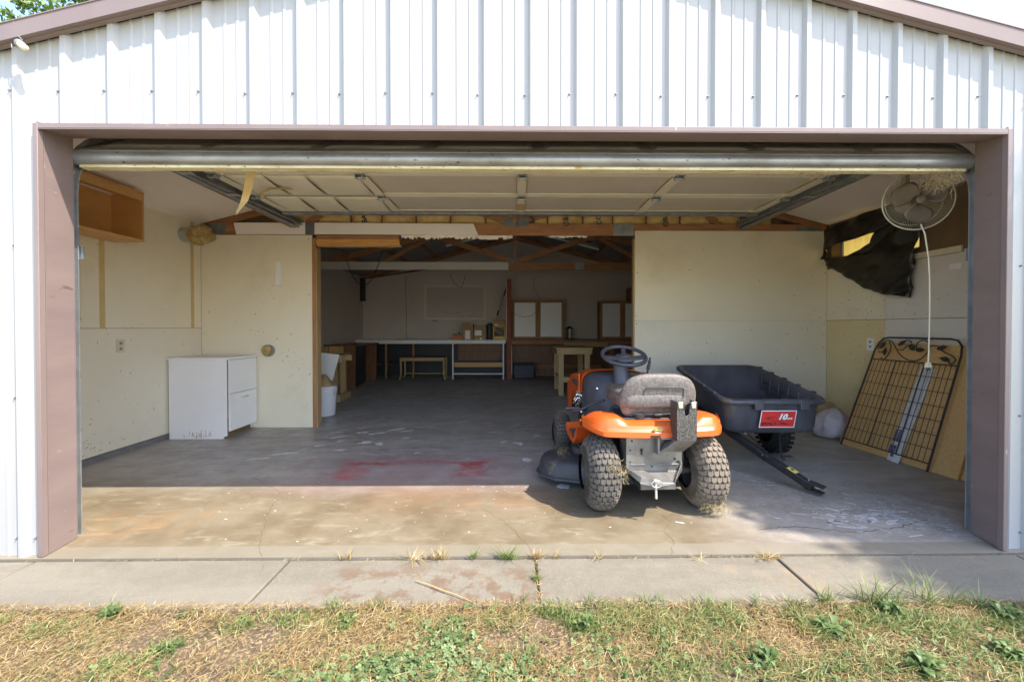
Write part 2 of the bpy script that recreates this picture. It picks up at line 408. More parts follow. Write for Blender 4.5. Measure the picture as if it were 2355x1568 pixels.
    def build(s, name, m, parent=None, local=False, smooth=False, bevel=0, seg=2, solid=0, sub=0, angle=None):
        vs = s.v
        if parent is not None and not local:
            inv = world_of(parent).inverted()
            vs = [tuple(inv @ Vector(p)) for p in vs]
        me = bpy.data.meshes.new(name)
        me.from_pydata(vs, [], s.f)
        me.validate()
        me.materials.append(M[m] if isinstance(m, str) else m)
        if smooth: me.shade_smooth()
        o = bpy.data.objects.new(name, me)
        C.objects.link(o)
        if parent is not None:
            o.parent = parent
        W[o.name] = world_of(parent) if parent is not None else Matrix.Identity(4)
        if sub:
            q = o.modifiers.new('sub', 'SUBSURF'); q.levels = q.render_levels = sub
        if solid:
            q = o.modifiers.new('solid', 'SOLIDIFY'); q.thickness = solid
        if bevel:
            q = o.modifiers.new('bevel', 'BEVEL'); q.width = bevel; q.segments = seg; q.limit_method = 'ANGLE'; q.angle_limit = R(40)
            me.shade_smooth()
            q.harden_normals = False
            try: me.set_sharp_from_angle(angle=R(50))
            except Exception: pass
        elif smooth:
            try: me.set_sharp_from_angle(angle=R(angle or 50))
            except Exception: pass
        return o
def tag(o, label=None, cat=None, group=None, kind=None):
    if label: o['label'] = label
    if cat: o['category'] = cat
    if group: o['group'] = group
    if kind: o['kind'] = kind
    return o
def thing(name, label, cat, loc=(0, 0, 0), rz=0, group=None):
    o = bpy.data.objects.new(name, None); C.objects.link(o)
    o.location = loc; o.rotation_euler = (0, 0, rz); o.empty_display_size = .1
    W[o.name] = Matrix.Translation(loc) @ Matrix.Rotation(rz, 4, 'Z')
    return tag(o, label, cat, group)
def inst(o, name, parent, mtx):
    """another object sharing o's mesh; mtx in world space"""
    c = bpy.data.objects.new(name, o.data); C.objects.link(c)
    c.parent = parent
    c.matrix_basis = world_of(parent).inverted() @ mtx if parent is not None else mtx
    W[c.name] = mtx
    return c
def box(name, lo, hi, m, parent=None, bevel=0, **k): return MB().box(lo, hi).build(name, m, parent, bevel=bevel, **k)
def B(lo, hi): return MB().box(lo, hi)
def text(name, s, size, mtx, m, parent, ext=.0006, sx=1, shear=0, bold=0):
    cu = bpy.data.curves.new(name, 'FONT'); cu.body = s; cu.size = size; cu.extrude = ext
    cu.align_x = 'CENTER'; cu.align_y = 'CENTER'; cu.shear = shear; cu.offset = bold; cu.resolution_u = 3
    t = bpy.data.objects.new(name, cu); C.objects.link(t)
    dg = bpy.context.evaluated_depsgraph_get()
    me = bpy.data.meshes.new_from_object(t.evaluated_get(dg))
    bpy.data.objects.remove(t)
    me.transform(Matrix.Diagonal((sx, 1, 1, 1)))
    me.materials.clear(); me.materials.append(M[m])
    inv = world_of(parent).inverted() @ mtx
    me.transform(inv)
    o = bpy.data.objects.new(name, me); C.objects.link(o); o.parent = parent
    W[o.name] = world_of(parent)
    return o
def frame(o, x, y):
    """matrix with origin o and axes x, y (z = x cross y)"""
    x = Vector(x).normalized(); y = Vector(y); y = (y - x * y.dot(x)).normalized(); z = x.cross(y)
    m = Matrix((x, y, z)).transposed().to_4x4(); m.translation = o
    return m
def arc(c, r, a0, a1, n, ax=(1, 0, 0), ay=(0, 0, 1)):
    c, ax, ay = Vector(c), Vector(ax), Vector(ay)
    return [c + ax * (r * math.cos(a0 + (a1 - a0) * i / n)) + ay * (r * math.sin(a0 + (a1 - a0) * i / n)) for i in range(n + 1)]
# ------------------------------------------------------------------ the garage building
FY = 2.09                      # face of the front wall
OX0, OX1, OZ = -2.309, 2.469, 2.096
def lip(x): return 3.122 - (.251 if x < .11 else .258) * abs(x - .11)
def ceil_z(x): return 3.20 - .26 * abs(x - .06)
def roof_z(x): return 3.245 - .26 * abs(x - .06)
LX, RX, PY_, BY = -3.5, 3.58, 4.73, 9.75

# ground, floor, walkway
s_ = lambda o: tag(o, kind='structure')
g = MB()
nx, ny = 60, 36
gx = np.linspace(-4, 4, nx); gy = np.linspace(.2, 1.80, ny)
import mathutils.noise as mn
vs = [(x, y, -.018 + .014 * mn.noise(Vector((x * 3, y * 3, 0))) + .008 * mn.noise(Vector((x * 14, y * 14, 2)))) for y in gy for x in gx]
g.add(vs, [(j * nx + i, j * nx + i + 1, (j + 1) * nx + i + 1, (j + 1) * nx + i) for j in range(ny - 1) for i in range(nx - 1)])
s_(g.build('soil', 'soil', smooth=True))
g = MB(); g.add([(-150, -150, -.07), (150, -150, -.07), (150, 150, -.07), (-150, 150, -.07)], [(0, 1, 2, 3)])
s_(g.build('ground', 'ground'))
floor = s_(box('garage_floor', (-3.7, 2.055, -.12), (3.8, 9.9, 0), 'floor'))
walk = s_(box('walkway', (-6, 1.60, -.13), (6, 2.045, -.030), 'crackmat'))
js = [-4.67, -3.49, -2.31, -1.09, .107, 1.29, 2.49, 3.69, 4.9]
random.seed(3)
for a, b in zip(js[:-1], js[1:]):
    dz = random.uniform(-.004, .002)
    o = box('paving_slab', (a + .0042, 1.69 + random.uniform(-.004, .004), -.10), (b - .0042, 2.034, dz), 'walk', walk, bevel=.006)

def ribbon(pts, w, z=.0012, jit=.3):
    pts = [Vector((p[0], p[1], 0)) for p in pts]
    m = MB(); vs = []
    for i, p in enumerate(pts):
        d = (pts[min(i + 1, len(pts) - 1)] - pts[max(i - 1, 0)]).normalized(); n = Vector((-d.y, d.x, 0))
        ww = w * (1 + random.uniform(-jit, jit)) * (.3 if i in (0, len(pts) - 1) else 1)
        vs += [p + n * ww + Vector((0, 0, z)), p - n * ww + Vector((0, 0, z))]
    return m.add(vs, [(2 * i, 2 * i + 1, 2 * i + 3, 2 * i + 2) for i in range(len(pts) - 1)])
def wander(pts, step=.02, amp=.006):
    out = []
    for a, b in zip(pts[:-1], pts[1:]):
        a, b = Vector(a), Vector(b); k = max(1, int((b - a).length / step))
        for i in range(k): 
            p = a.lerp(b, i / k); out.append((p.x + random.gauss(0, amp), p.y + random.gauss(0, amp)))
    return out + [tuple(pts[-1])]
for pts, w, par, m in (
        (((-1.145, 1.90), (-1.20, 2.02)), .0016, walk, 'crackmat'),
        (((-1.24, 2.06), (-1.32, 2.16), (-1.36, 2.26), (-1.47, 2.48), (-1.61, 2.88), (-1.95, 3.15), (-1.85, 3.6)), .0013, floor, 'crackmat'),
        (((.094, 2.06), (.057, 2.19), (-.001, 2.33), (-.09, 2.47), (-.2, 2.6)), .0014, floor, 'crackmat'),
        (((.788, 2.06), (.852, 2.20), (.84, 2.3), (.91, 2.40), (.89, 2.5)), .0013, floor, 'crackmat'),
        (((-.60, 3.47), (-.42, 3.40), (-.33, 3.27), (-.24, 3.30), (-.2, 3.5), (.1, 3.75), (.25, 4.1), (.3, 4.5)), .0035, floor, 'crackpale'),
        (((-1.95, 3.5), (-1.85, 3.75), (-1.9, 4.0), (-1.7, 4.25), (-1.3, 4.9)), .0035, floor, 'crackpale'),
        (((1.35, 2.30), (1.6, 2.34), (1.9, 2.26), (2.2, 2.33), (2.45, 2.42)), .003, floor, 'crackmat')):
    wander_pts = wander(pts, .03, .005)
    ribbon(wander_pts, w).build('crack', m, par)
# paint flecks and smears lying on the slab
def blob(cx, cy, rx, ry, rot, z, n=9):
    a0 = random.random() * 6
    pts = []
    for i in range(n):
        t = 2 * math.pi * i / n; r = random.uniform(.6, 1.15)
        x, y = rx * r * math.cos(t), ry * r * math.sin(t)
        pts.append((cx + x * math.cos(rot) - y * math.sin(rot), cy + x * math.sin(rot) + y * math.cos(rot), z))
    return pts
fl = MB(); random.seed(5)
for cx, cy, sx, sy, n in ((1.9, 2.9, .5, .4, 160), (-1.2, 4.6, .7, .35, 160), (-.3, 4.4, .8, .5, 160), (.1, 3.9, .3, .3, 90), (2.2, 2.7, .28, .30, 260), (2.1, 3.2, .7, .5, 90), (2.3, 2.45, .25, .12, 200), (1.6, 4.2, .6, .5, 40), (.2, 4.2, .22, .2, 70),
                          (-.9, 3.6, 1.0, .8, 110), (-1.7, 4.3, .45, .35, 40), (-.9, 2.7, .8, .3, 60), (-.1, 2.95, .12, .05, 25), (.6, 2.9, .6, .5, 50), (-.8, 5.2, .8, .7, 60)):
    for _ in range(n):
        x, y = random.gauss(cx, sx), random.gauss(cy, sy)
        if not (-2.3 < x < 3 and 2.2 < y < 7): continue
        r = random.choice((.002, .0025, .003, .004, .005)) * random.uniform(.7, 1.2)
        p = blob(x, y, r * random.uniform(1, 2.2), r * .8, random.uniform(-.5, .5), .0011, 6)
        fl.add(p, [tuple(range(len(p)))])
tag(fl.build('paint_flecks', 'fleck', floor), kind='stuff')
pm = MB()
for x, y, rx, ry in ((-1.30, 4.62, .10, .035), (-1.16, 4.55, .07, .025), (-1.46, 4.45, .10, .028), (-1.62, 4.48, .07, .03), (-1.80, 4.3, .10, .02), (-1.45, 4.1, .07, .04),
                     (-1.3, 4.05, .04, .05), (-1.85, 4.0, .05, .03), (-1.72, 4.15, .05, .03), (-2.05, 3.75, .12, .03), (-2.2, 3.6, .1, .02), (-1.6, 3.85, .06, .02),
                     (-1.0, 4.75, .12, .012), (-1.9, 4.5, .06, .02), (.05, 4.05, .04, .06), (.12, 3.55, .04, .05), (.3, 3.3, .06, .03), (.36, 2.95, .05, .04), (-.87, 3.75, .04, .01), (-.2, 4.5, .09, .02), (.0, 4.75, .12, .015), (-.6, 5.0, .14, .015), (.25, 4.35, .05, .03), (-.1, 4.1, .04, .02), (-1.1, 4.25, .06, .02), (-1.7, 4.7, .08, .015)):
    p = blob(x, y, rx * 1.1, ry * 1.2, random.uniform(.2, .8), .0010, 18); pm.add(p, [tuple(range(len(p)))])
tag(pm.build('paint_smears', 'patch', floor), kind='stuff')
# white scrapings on the right side
sm = MB()
for _ in range(120):
    x, y = random.gauss(2.12, .26), random.gauss(2.44, .09)
    if x > 2.45: continue
    p = blob(x, y, random.uniform(.012, .06), random.uniform(.002, .007), random.gauss(-.25, .25), .0016, 8); sm.add(p, [tuple(range(len(p)))])
for _ in range(60):
    t = random.random(); x, y = 1.55 + t * .8 + random.gauss(0, .08), 3.2 - t * .55 + random.gauss(0, .1)
    p = blob(x, y, random.uniform(.01, .035), random.uniform(.002, .005), random.gauss(-.35, .25), .0016, 8); sm.add(p, [tuple(range(len(p)))])
tag(sm.build('paint_scrapings', 'fleck', floor), kind='stuff')

garage = thing('garage_building', 'white ribbed metal garage with brown trim round its wide open doorway', 'garage', (0.08, FY, 0))

# ribbed siding: one sheet = four ribs (0.915 m), ribs 0.2288 m apart
PITCH, RX0 = .2288, -2.216
PROF = [(0, 0), (.012, .021), (.034, .021), (.050, 0), (.100, 0), (.104, .004), (.113, .004), (.118, 0), (.162, 0), (.166, .004), (.175, .004), (.180, 0)]
def prof_y(x):
    t = (x - RX0) % PITCH; P_ = PROF + [(PITCH, 0)]
    for (a, ya), (b, yb) in zip(P_[:-1], P_[1:]):
        if a <= t <= b + 1e-9: return ya + (yb - ya) * (t - a) / (b - a)
    return 0
def siding(x0, x1, zb, name='siding_panel'):
    xs = {x0, x1}
    k = math.floor((x0 - RX0) / PITCH) - 1
    while RX0 + k * PITCH < x1 + PITCH:
        for t, _ in PROF:
            x = RX0 + k * PITCH + t
            if x0 < x < x1: xs.add(x)
        k += 1
    xs |= {x for x in (.06,) if x0 < x < x1}
    xs = sorted(xs); m = MB(); vs = []
    rows = 2
    for x in xs:
        y = FY - prof_y(x); zt = lip(x) + .02
        vs += [(x, y, zb), (x, y, zt), (x, y + .002, zt), (x, y + .002, zb)]
    n = len(xs)
    m.add(vs, [(4 * i, 4 * i + 4, 4 * i + 5, 4 * i + 1) for i in range(n - 1)] + [(4 * i + 3, 4 * i + 2, 4 * i + 6, 4 * i + 7) for i in range(n - 1)] +
          [(4 * i, 4 * i + 3, 4 * i + 7, 4 * i + 4) for i in range(n - 1)] + [(4 * i + 1, 4 * i + 5, 4 * i + 6, 4 * i + 2) for i in range(n - 1)])
    return m.build(name, 'white_metal', garage)
siding(-3.64, OX0 - .012, .0); siding(OX1 + .012, 3.72, .0)
edges = [OX0 - .012] + [RX0 + .0 + PITCH * k for k in (3, 7, 11, 15, 19)] + [OX1 + .012]
for a, b in zip(edges[:-1], edges[1:]): siding(a, b, OZ + .012)
# screws with a washer: in the flat left of every rib
sc = MB().lathe([(.006, 0), (.006, .002), (.0036, .003), (.0036, .008), (0.001, .009)], 8)
scr = None
def screw(x, z):
    global scr
    m = Matrix.Translation((x, FY - prof_y(x) - .0005, z)) @ Matrix.Rotation(R(90), 4, 'X')
    if scr is None:
        t = MB().lathe([(.006, 0), (.006, .002), (.0036, .003), (.0036, .008), (0.001, .009)], 8, m); scr = t
        me_o = sc.build('screw', 'screw', None, smooth=True); me_o.parent = garage; me_o.matrix_basis = world_of(garage).inverted() @ m; scr = me_o
    else: inst(scr, 'screw', garage, m)
for k in range(-1, 21): screw(RX0 + k * PITCH - .020 + random.uniform(-.004, .004), 2.285 + random.uniform(-.006, .006) + .0006 * k * 0)
for x in (-2.46, -2.37, 2.585, 2.69): screw(x, .085)
screw(-2.455, 1.53); screw(-2.46, .78); screw(2.57, 1.44); screw(2.575, .68); screw(2.60, 2.28)

# brown rake trim: fascia, dark underside, and a lip lying on the siding, one length per slope
for x0, x1 in ((-4.0, .06), (.06, 4.1)):
    pts = [x0, x1]
    sec = [(0, 0), (.020, 0), (.020, .006), (.046, .002), (.046, .080), (.050, .080), (.050, .085), (.0, .088)]
    m = MB()
    m.loft([[(x, FY - .020 - a, lip(x) - .0 + b) for a, b in sec] for x in pts])
    m.build('rake_trim', 'brown_trim', garage)
    m = MB(); m.loft([[(x, FY - a, lip(x) + b) for a, b in ((0, .012), (.0205, .012), (.0205, .1), (0, .1))] for x in pts])
    m.build('rake_backing', 'darkgap', garage)
# opening trim
m = MB()
yf = FY - .026
# header: thin front flange, then the soffit running back to the door
m.box((OX0 - .0, yf, OZ), (OX1, FY + .002, OZ + .024)); m.build('header_trim', 'brown_trim', garage, bevel=.002)
MB().prism([(OX0 - .0, yf + .001, OZ - .004), (OX1 + .0, yf + .001, OZ - .004), (OX1 + .045, 2.255, OZ + .034), (OX0 - .027, 2.255, OZ + .034)], (0, 0, .003)).build('header_soffit', 'jamb_brown', garage)
for s, x, nm in ((-1, OX0, 'l'), (1, OX1, 'r')):
    m = MB()
    m.box((x - .024 if s < 0 else x + .0005, yf, 0.002), (x - .0005 if s < 0 else x + .024, FY + .002, OZ + .024))
    m.build('jamb_trim', 'brown_trim', garage, bevel=.002)
    a, b = (x - .0, x + .006) if s > 0 else (x - .006, x)
    fl_ = -.027 if s < 0 else .045
    MB().prism([(a, yf + .002, .003), (b, yf + .002, .003), (b + fl_, 2.255, .003), (a + fl_, 2.255, .003)], (0, 0, OZ + .03)).build('jamb_panel', 'jamb_brown', garage)
    # folded seam down the jamb
    xx = x + fl_ * .17
    box('jamb_seam', (xx - (.0025 if s > 0 else 0), yf + .030, .003), (xx + (.0025 if s < 0 else 0), yf + .034, OZ - .006), 'brown_trim', garage)
# wood behind the trim, framing
box('header_beam', (OX0 - .1, FY + .004, OZ + .045), (OX1 + .1, 2.25, 2.42), 'lumber', garage)
box('door_post', (LX, FY + .004, 0), (OX0 - .036, 2.25, 2.25), 'lumber_v', garage)
box('door_post', (OX1 + .054, FY + .004, 0), (RX, 2.25, 2.25), 'lumber_v', garage)
# inner gable lining above the header
m = MB(); m.prism([(LX - .1, 2.142, 2.421), (RX + .1, 2.142, 2.421), (RX + .1, 2.142, roof_z(RX + .1) + .003), (.06, 2.142, roof_z(.06) + .003), (LX - .1, 2.142, roof_z(LX - .1) + .003)], (0, .02, 0))
m.build('gable_backing', 'osb', garage)
# roof sheets and outer side walls
for x0, x1 in ((-4.0, .06), (.06, 4.1)):
    m = MB(); m.loft([[(x, FY + .07, roof_z(x) + .015), (x, BY + .3, roof_z(x) + .015), (x, BY + .3, roof_z(x)), (x, FY + .07, roof_z(x))] for x in (x0, x1)])
    m.build('roof_sheet', 'roof', garage)
def side_wall(x, x2, holes, name):
    y0, y1, z1 = FY + .01, BY + .1, 2.36
    m = MB(); ys = [y0]
    for (a, b, c, d) in holes:
        m.box((x, ys[-1], 0), (x2, a, z1)); m.box((x, a, 0), (x2, b, c)); m.box((x, a, d), (x2, b, z1)); ys.append(b)
    m.box((x, ys[-1], 0), (x2, y1, z1))
    return m.build(name, 'white_metal', garage)
side_wall(-3.66, -3.62, [], 'side_siding')
side_wall(3.70, 3.74, [(3.66, 4.66, 1.86, 2.22)], 'side_siding')
m = MB(); m.prism([(-3.66, BY + .06, 0), (3.74, BY + .06, 0), (3.74, BY + .06, roof_z(3.74)), (.06, BY + .06, roof_z(.06)), (-3.66, BY + .06, roof_z(-3.66))], (0, .04, 0))
m.build('rear_siding', 'white_metal', garage)
# yellow fibreglass sheet let into the side wall, seen through the torn plastic
sky_panel = MB()
n = 34
lo = [(3.715 + .012 * math.sin(i * 1.3), 3.66 + i * 1.0 / n, 1.86) for i in range(n + 1)]
sky_panel.loft([lo, [(x, y, 2.22) for x, y, z in lo]], cap=(False, False), closed=False)
sky_panel.build('fibreglass_sheet', 'glass_amber', garage, solid=.003)

# ---------------- interior left wall
wl = s_(box('wall_left', (-3.60, 2.25, 0), (LX - .012, BY, 2.34), 'osb'))
def board(nm, lo, hi, m, par): return box(nm, lo, hi, m, par)
T = .012
board('wallboard', (LX - T, 2.255, .055), (LX, PY_ - .002, 1.118), 'cream_low', wl)
yy = [2.255, 3.42, 4.62]
for a, b in ((2.255, 3.418), (3.422, 4.618), (4.622, 4.728)):
    board('wallboard', (LX - T, a, 1.122), (LX - .0005, b, 2.31), 'cream', wl)
board('shadow_gap_strip', (LX - T, 2.255, 0), (LX + .004, PY_ - .002, .05), 'shadow_gap_strip', wl)
for y, w in ((3.60, .024), (4.60, .022)): board('seam_tape', (LX - .0, y - w, 1.115), (LX + .002, y + w, 2.29), 'tape', wl)
# ---------------- interior right wall
wr = s_(MB().box((RX + .012, 2.25, 0), (3.69, BY, 1.80)).box((RX + .012, 2.25, 1.80), (3.69, 3.66, 2.33)).box((RX + .012, 4.68, 1.80), (3.69, BY, 2.33)).box((RX + .012, 3.66, 2.24), (3.69, 4.68, 2.33)).build('wall_right', 'osb'))
board('wallboard', (RX, 3.985, 1.208), (RX + T, PY_ - .002, 1.78), 'cream', wr)
board('wallboard', (RX, 3.985, 0), (RX + T, PY_ - .002, 1.203), 'cream_yellow', wr)
board('wallboard', (RX, 2.255, 1.208), (RX + T, 3.98, 1.73), 'greyboard', wr)
board('wallboard', (RX, 2.255, 0), (RX + T, 3.98, 1.203), 'greyboard', wr)
board('ledge_board', (RX - .004, 3.3, 1.735), (RX + .03, 4.728, 1.785), 'cream', wr)
board('sticker', (RX - .001, 3.30, 1.60), (RX + .0, 3.39, 1.645), 'label_white', wr)
# ---------------- partition between the two rooms
pw = s_(MB().box((LX, PY_ + .013, 0), (-2.30, PY_ + .10, 2.15)).box((1.43, PY_ + .013, 0), (RX, PY_ + .10, 2.15)).build('partition_wall', 'backwall'))
board('wallboard', (LX + .001, PY_, .002), (-2.262, PY_ + .012, 2.163), 'cream', pw)
board('wallboard', (1.380, PY_, 1.206), (RX - .001, PY_ + .012, 2.222), 'cream', pw)
board('wallboard', (1.380, PY_, .002), (RX - .001, PY_ + .012, 1.202), 'cream_low', pw)
board('stud', (-2.262, PY_ - .004, 0), (-2.222, PY_ + .085, 2.13), 'lumber_v', pw)
board('trim_strip', (-2.222, PY_ + .004, 0), (-2.212, PY_ + .10, 2.02), 'pine_v', pw)
board('stud', (1.385, PY_ + .014, 0), (1.425, PY_ + .11, 2.16), 'lumber_v', pw)
board('trim_strip', (1.366, PY_ + .010, 0), (1.384, PY_ + .08, 2.13), 'pine_v', pw)
# nail heads on the boards
nm_ = MB().lathe([(.006, 0), (.004, .0015)], 6)
nail = None
random.seed(9)
pts = [(-2.30, 2.12), (-2.30, 1.5), (-2.30, .6), (-3.4, 2.12), (-3.42, 1.3), (-2.55, .8), (-2.5, 1.05), (-2.9, 1.28), (-2.66, 1.0), (1.41, 2.19), (1.405, 1.75), (1.4, 1.26), (1.4, 1.17), (2.0, 1.78), (3.54, 1.85), (3.54, .9), (2.7, 1.1), (3.5, 1.24), (2.2, .95), (3.55, 1.17), (3.0, .75), (2.1, .62)]
for x, z in pts:
    mt = Matrix.Translation((x, PY_ - .0002, z)) @ Matrix.Rotation(R(90), 4, 'X')
    if nail is None:
        nail = nm_.build('nail_head', 'darkgap', None); nail.parent = pw; nail.matrix_basis = mt
    else: inst(nail, 'nail_head', pw, mt)
random.seed(44)
def scuffs(par, spots, put):
    m = MB()
    for c, d, su, sv, n in spots:
        for _ in range(n):
            u, v = random.gauss(c, su), random.gauss(d, sv); l, w, a = random.uniform(.003, .018), random.uniform(.0010, .0028), random.choice((random.uniform(1.2, 1.9), random.uniform(-.6, .6)))
            q = [(-l, -w * .3), (-l * .3, -w), (l * .6, -w * .8), (l, w * .2), (l * .2, w), (-l * .6, w * .7)]
            m.add([put(u + x * math.cos(a) - y * math.sin(a), max(.06, v + x * math.sin(a) + y * math.cos(a))) for x, y in q], [tuple(range(6))])
    tag(m.build('scuff_marks', 'scuff', par), kind='stuff')
scuffs(wl, [(3.25, .30, .10, .10, 70), (3.0, .35, .35, .22, 50), (3.3, .12, .25, .04, 50), (3.6, .7, .5, .3, 26), (3.4, 1.10, .5, .02, 22), (3.0, 1.7, .5, .35, 16)], lambda u, v: (LX + .0006, u, v))
scuffs(wr, [(4.3, 1.35, .25, .2, 60), (4.35, .8, .2, .25, 46), (3.5, 1.35, .3, .2, 40), (3.6, .95, .3, .1, 20)], lambda u, v: (RX - .0006, min(u, 4.72), v))
scuffs(pw, [(3.35, 1.05, .1, .25, 30), (-2.5, .75, .1, .12, 20), (-2.9, 1.2, .3, .4, 18), (2.3, .9, .5, .3, 20), (2.5, 1.7, .5, .3, 12)], lambda u, v: (u, PY_ - .0006, v))
# back wall of the far room
bw = s_(MB().prism([(LX - .1, BY, 0), (RX + .1, BY, 0), (RX + .1, BY, roof_z(RX + .1)), (.06, BY, roof_z(.06) - .002), (LX - .1, BY, roof_z(LX - .1))], (0, .05, 0)).build('back_wall', 'backwall'))
board('far_left_lining', (LX - .011, PY_ + .11, 0), (LX + .002, BY - .002, 2.30), 'backwall', wl)
board('far_right_lining', (RX - .002, PY_ + .11, 0), (RX + .011, BY - .002, 2.30), 'backwall', wr)

# ---------------- ceiling boards of the front room
ce = s_(MB().box((LX, 2.27, 3.24), (-3.4, 2.3, 3.241)).build('ceiling', 'ceiling_board'))
ce.data.clear_geometry()
m = MB()
for x0, x1 in ((LX, .06), (.06, RX)):
    m.loft([[(x, 2.26, ceil_z(x) + .012), (x, PY_ - .02, ceil_z(x) + .012), (x, PY_ - .02, ceil_z(x) + .02), (x, 2.26, ceil_z(x) + .02)] for x in (x0, x1)])
tmp = m.build('ceiling', 'darkgap'); ce.data = tmp.data; bpy.data.objects.remove(tmp)
ys = (2.27, 3.49, 4.705)
for x0, x1 in ((LX, -2.30), (-2.296, .055), (.065, 2.36), (2.364, RX)):
    for a, b in zip(ys[:-1], ys[1:]):
        m = MB(); m.loft([[(x, a + .002, ceil_z(x)), (x, b - .002, ceil_z(x)), (x, b - .002, ceil_z(x) + .011), (x, a + .002, ceil_z(x) + .011)] for x in (x0, x1)])
        m.build('ceiling_panel', 'ceiling_board', ce)

# ---------------- roof trusses: chords, webs, king post, nail plates
def truss(Y, w=.04):
    t = thing('roof_truss', '', '', (0.05, Y + .02, 2.17))
    def mem(nm, p0, p1, h, m='lumber'): return MB().bar((p0[0], Y + w / 2, p0[1]), (p1[0], Y + w / 2, p1[1]), w, h).build(nm, m, t)
    z0 = 2.235
    mem('bottom_chord', (LX, z0), (RX, z0), .13)
    zc = lambda x: roof_z(x) - .052
    for a in (LX, RX):
        MB().bar((a, Y + w / 2, zc(a)), (.06, Y + w / 2, zc(.06)), w - .003, .095).build('top_chord', 'lumber', t)
    mem('king_post', (.02, z0 + .066), (.02, zc(.06) - .05), .085, 'lumber_v')
    for s in (-1, 1):
        MB().bar((.02 + s * .08, Y + w / 2 + .002, z0 + .10), (.02 + s * 1.45, Y + w / 2 + .002, zc(1.45) - .055), w - .008, .085).build('web', 'lumber', t)
        MB().bar((.02 + s * 1.5, Y + w / 2 + .002, zc(1.5) - .055), (.02 + s * 2.35, Y + w / 2 + .002, z0 + .07), w - .008, .07).build('web', 'lumber', t)
    return t
def plate(t, x, z, wdt, hgt, Y, m='galv_dull'):
    q = MB().box((x - wdt / 2, Y - .004, z - hgt / 2), (x + wdt / 2, Y - .0005, z + hgt / 2))
    o = q.build('nail_plate', m, t)
    r = MB()
    nx, nz = int(wdt / .013), int(hgt / .011)
    for i in range(nx):
        for j in range(nz):
            cx, cz = x - wdt / 2 + (i + .5) * wdt / nx, z - hgt / 2 + (j + .5 + (.25 if i % 2 else -.25)) * hgt / nz
            if abs(cz - z) < hgt / 2 - .004:
                r.add([(cx - .003, Y - .0046, cz - .0035), (cx + .003, Y - .0046, cz - .0035), (cx + .003, Y - .0046, cz + .0035), (cx - .003, Y - .0046, cz + .0035)], [(0, 1, 2, 3)])
    tag(r.build('nail_slot', 'darkgap', o), kind='stuff')
t1 = truss(PY_ + .012)
tag(t1, 'brown timber roof truss carried over the near partition with yellow insulation behind it', 'roof truss', 'timber roof trusses')
plate(t1, -3.36, 2.235, .26, .12, PY_ + .011); plate(t1, .02, 2.315, .28, .10, PY_ + .011); plate(t1, 1.25, 2.235, .23, .13, PY_ + .011, 'galv'); plate(t1, 3.38, 2.25, .28, .05, PY_ + .011)
t2 = truss(7.58)
tag(t2, 'dim timber roof truss crossing the middle of the dark back room', 'roof truss', 'timber roof trusses')
plate(t2, -.01, 2.33, .17, .075, 7.58); plate(t2, 1.20, 2.235, .17, .11, 7.58, 'galv')
for a in (LX, RX): MB().bar((a, 9.70, roof_z(a) - .055), (.06, 9.70, roof_z(.06) - .055), .04, .09).build('gable_rafter', 'lumber', garage)
# purlins under the far roof
for x in (-3.0, -2.4, -1.8, -1.2, -.6, .6, 1.2, 1.8, 2.4, 3.0):
    z = roof_z(x)
    MB().bar((x, PY_ + .1, z - .022), (x, BY - .005, z - .022), .085, .036).build('purlin', 'lumber', garage)
# white painted board covering part of the bottom chord
m = MB(); m.prism([(-3.10, PY_ - .009, 2.170), (-2.325, PY_ - .009, 2.170), (-2.325, PY_ - .009, 2.298), (-3.13, PY_ - .009, 2.298)], (0, .018, 0)); m.build('cover_board', 'ceiling_board', t1)
m = MB(); m.prism([(-2.235, PY_ - .009, 2.172), (-.395, PY_ - .009, 2.166), (-.42, PY_ - .009, 2.22), (-.45, PY_ - .009, 2.292), (-2.235, PY_ - .009, 2.300)], (0, .018, 0)); m.build('cover_board', 'ceiling_board', t1)
box('duct_tape', (-2.33, PY_ - .013, 2.168), (-2.23, PY_ - .009, 2.300), 'duct_grey', t1)
box('cover_board', (LX + .01, 7.565, 2.165), (-.09, 7.579, 2.305), 'greyboard', t2)
# short orange header boards left in the top corner of the opening
hb = thing('header_boards', 'short stack of fresh orange boards nailed up in the opening top left corner', 'boards', (-1.75, PY_, 2.05))
box('board', (-2.215, PY_ + .0, 2.118), (-1.29, PY_ + .04, 2.160), 'lumber', hb, bevel=.002)
box('board', (-2.215, PY_ - .008, 2.070), (-1.285, PY_ + .04, 2.115), 'orangeboard', hb, bevel=.002)
box('board', (-2.205, PY_ - .016, 2.046), (-1.275, PY_ + .04, 2.067), 'orangeboard', hb, bevel=.002)
box('board', (-2.20, PY_ - .012, 2.032), (-1.26, PY_ + .04, 2.043), 'pine', hb)
# torn insulation fringe below the chord
fr = MB(); random.seed(21)
def fringe(x0, x1, zt, dmin, dmax, Y):
    x = x0; top = []; bot = []
    while x < x1:
        bot.append((x, zt - random.uniform(dmin, dmax))); x += random.uniform(.008, .022)
    vs = [(x, Y, zt) for x, _ in bot] + [(x, Y + random.uniform(-.012, .012), z) for x, z in bot]; n = len(bot)
    fr.add(vs, [(i, i + 1, n + i + 1, n + i) for i in range(n - 1)])
fringe(-1.27, -.2, 2.168, .015, .05, PY_ + .02); fringe(-.40, .0, 2.165, .02, .055, PY_ + .005); fringe(.4, .85, 2.165, .005, .03, PY_ + .012); fringe(-1.0, -.5, 2.168, .01, .03, PY_ + .012)
fo = fr.build('torn_insulation', 'ceiling_board', None, solid=.002)
tag(fo, 'ragged torn cream paper and insulation hanging under the roof beam', 'insulation')
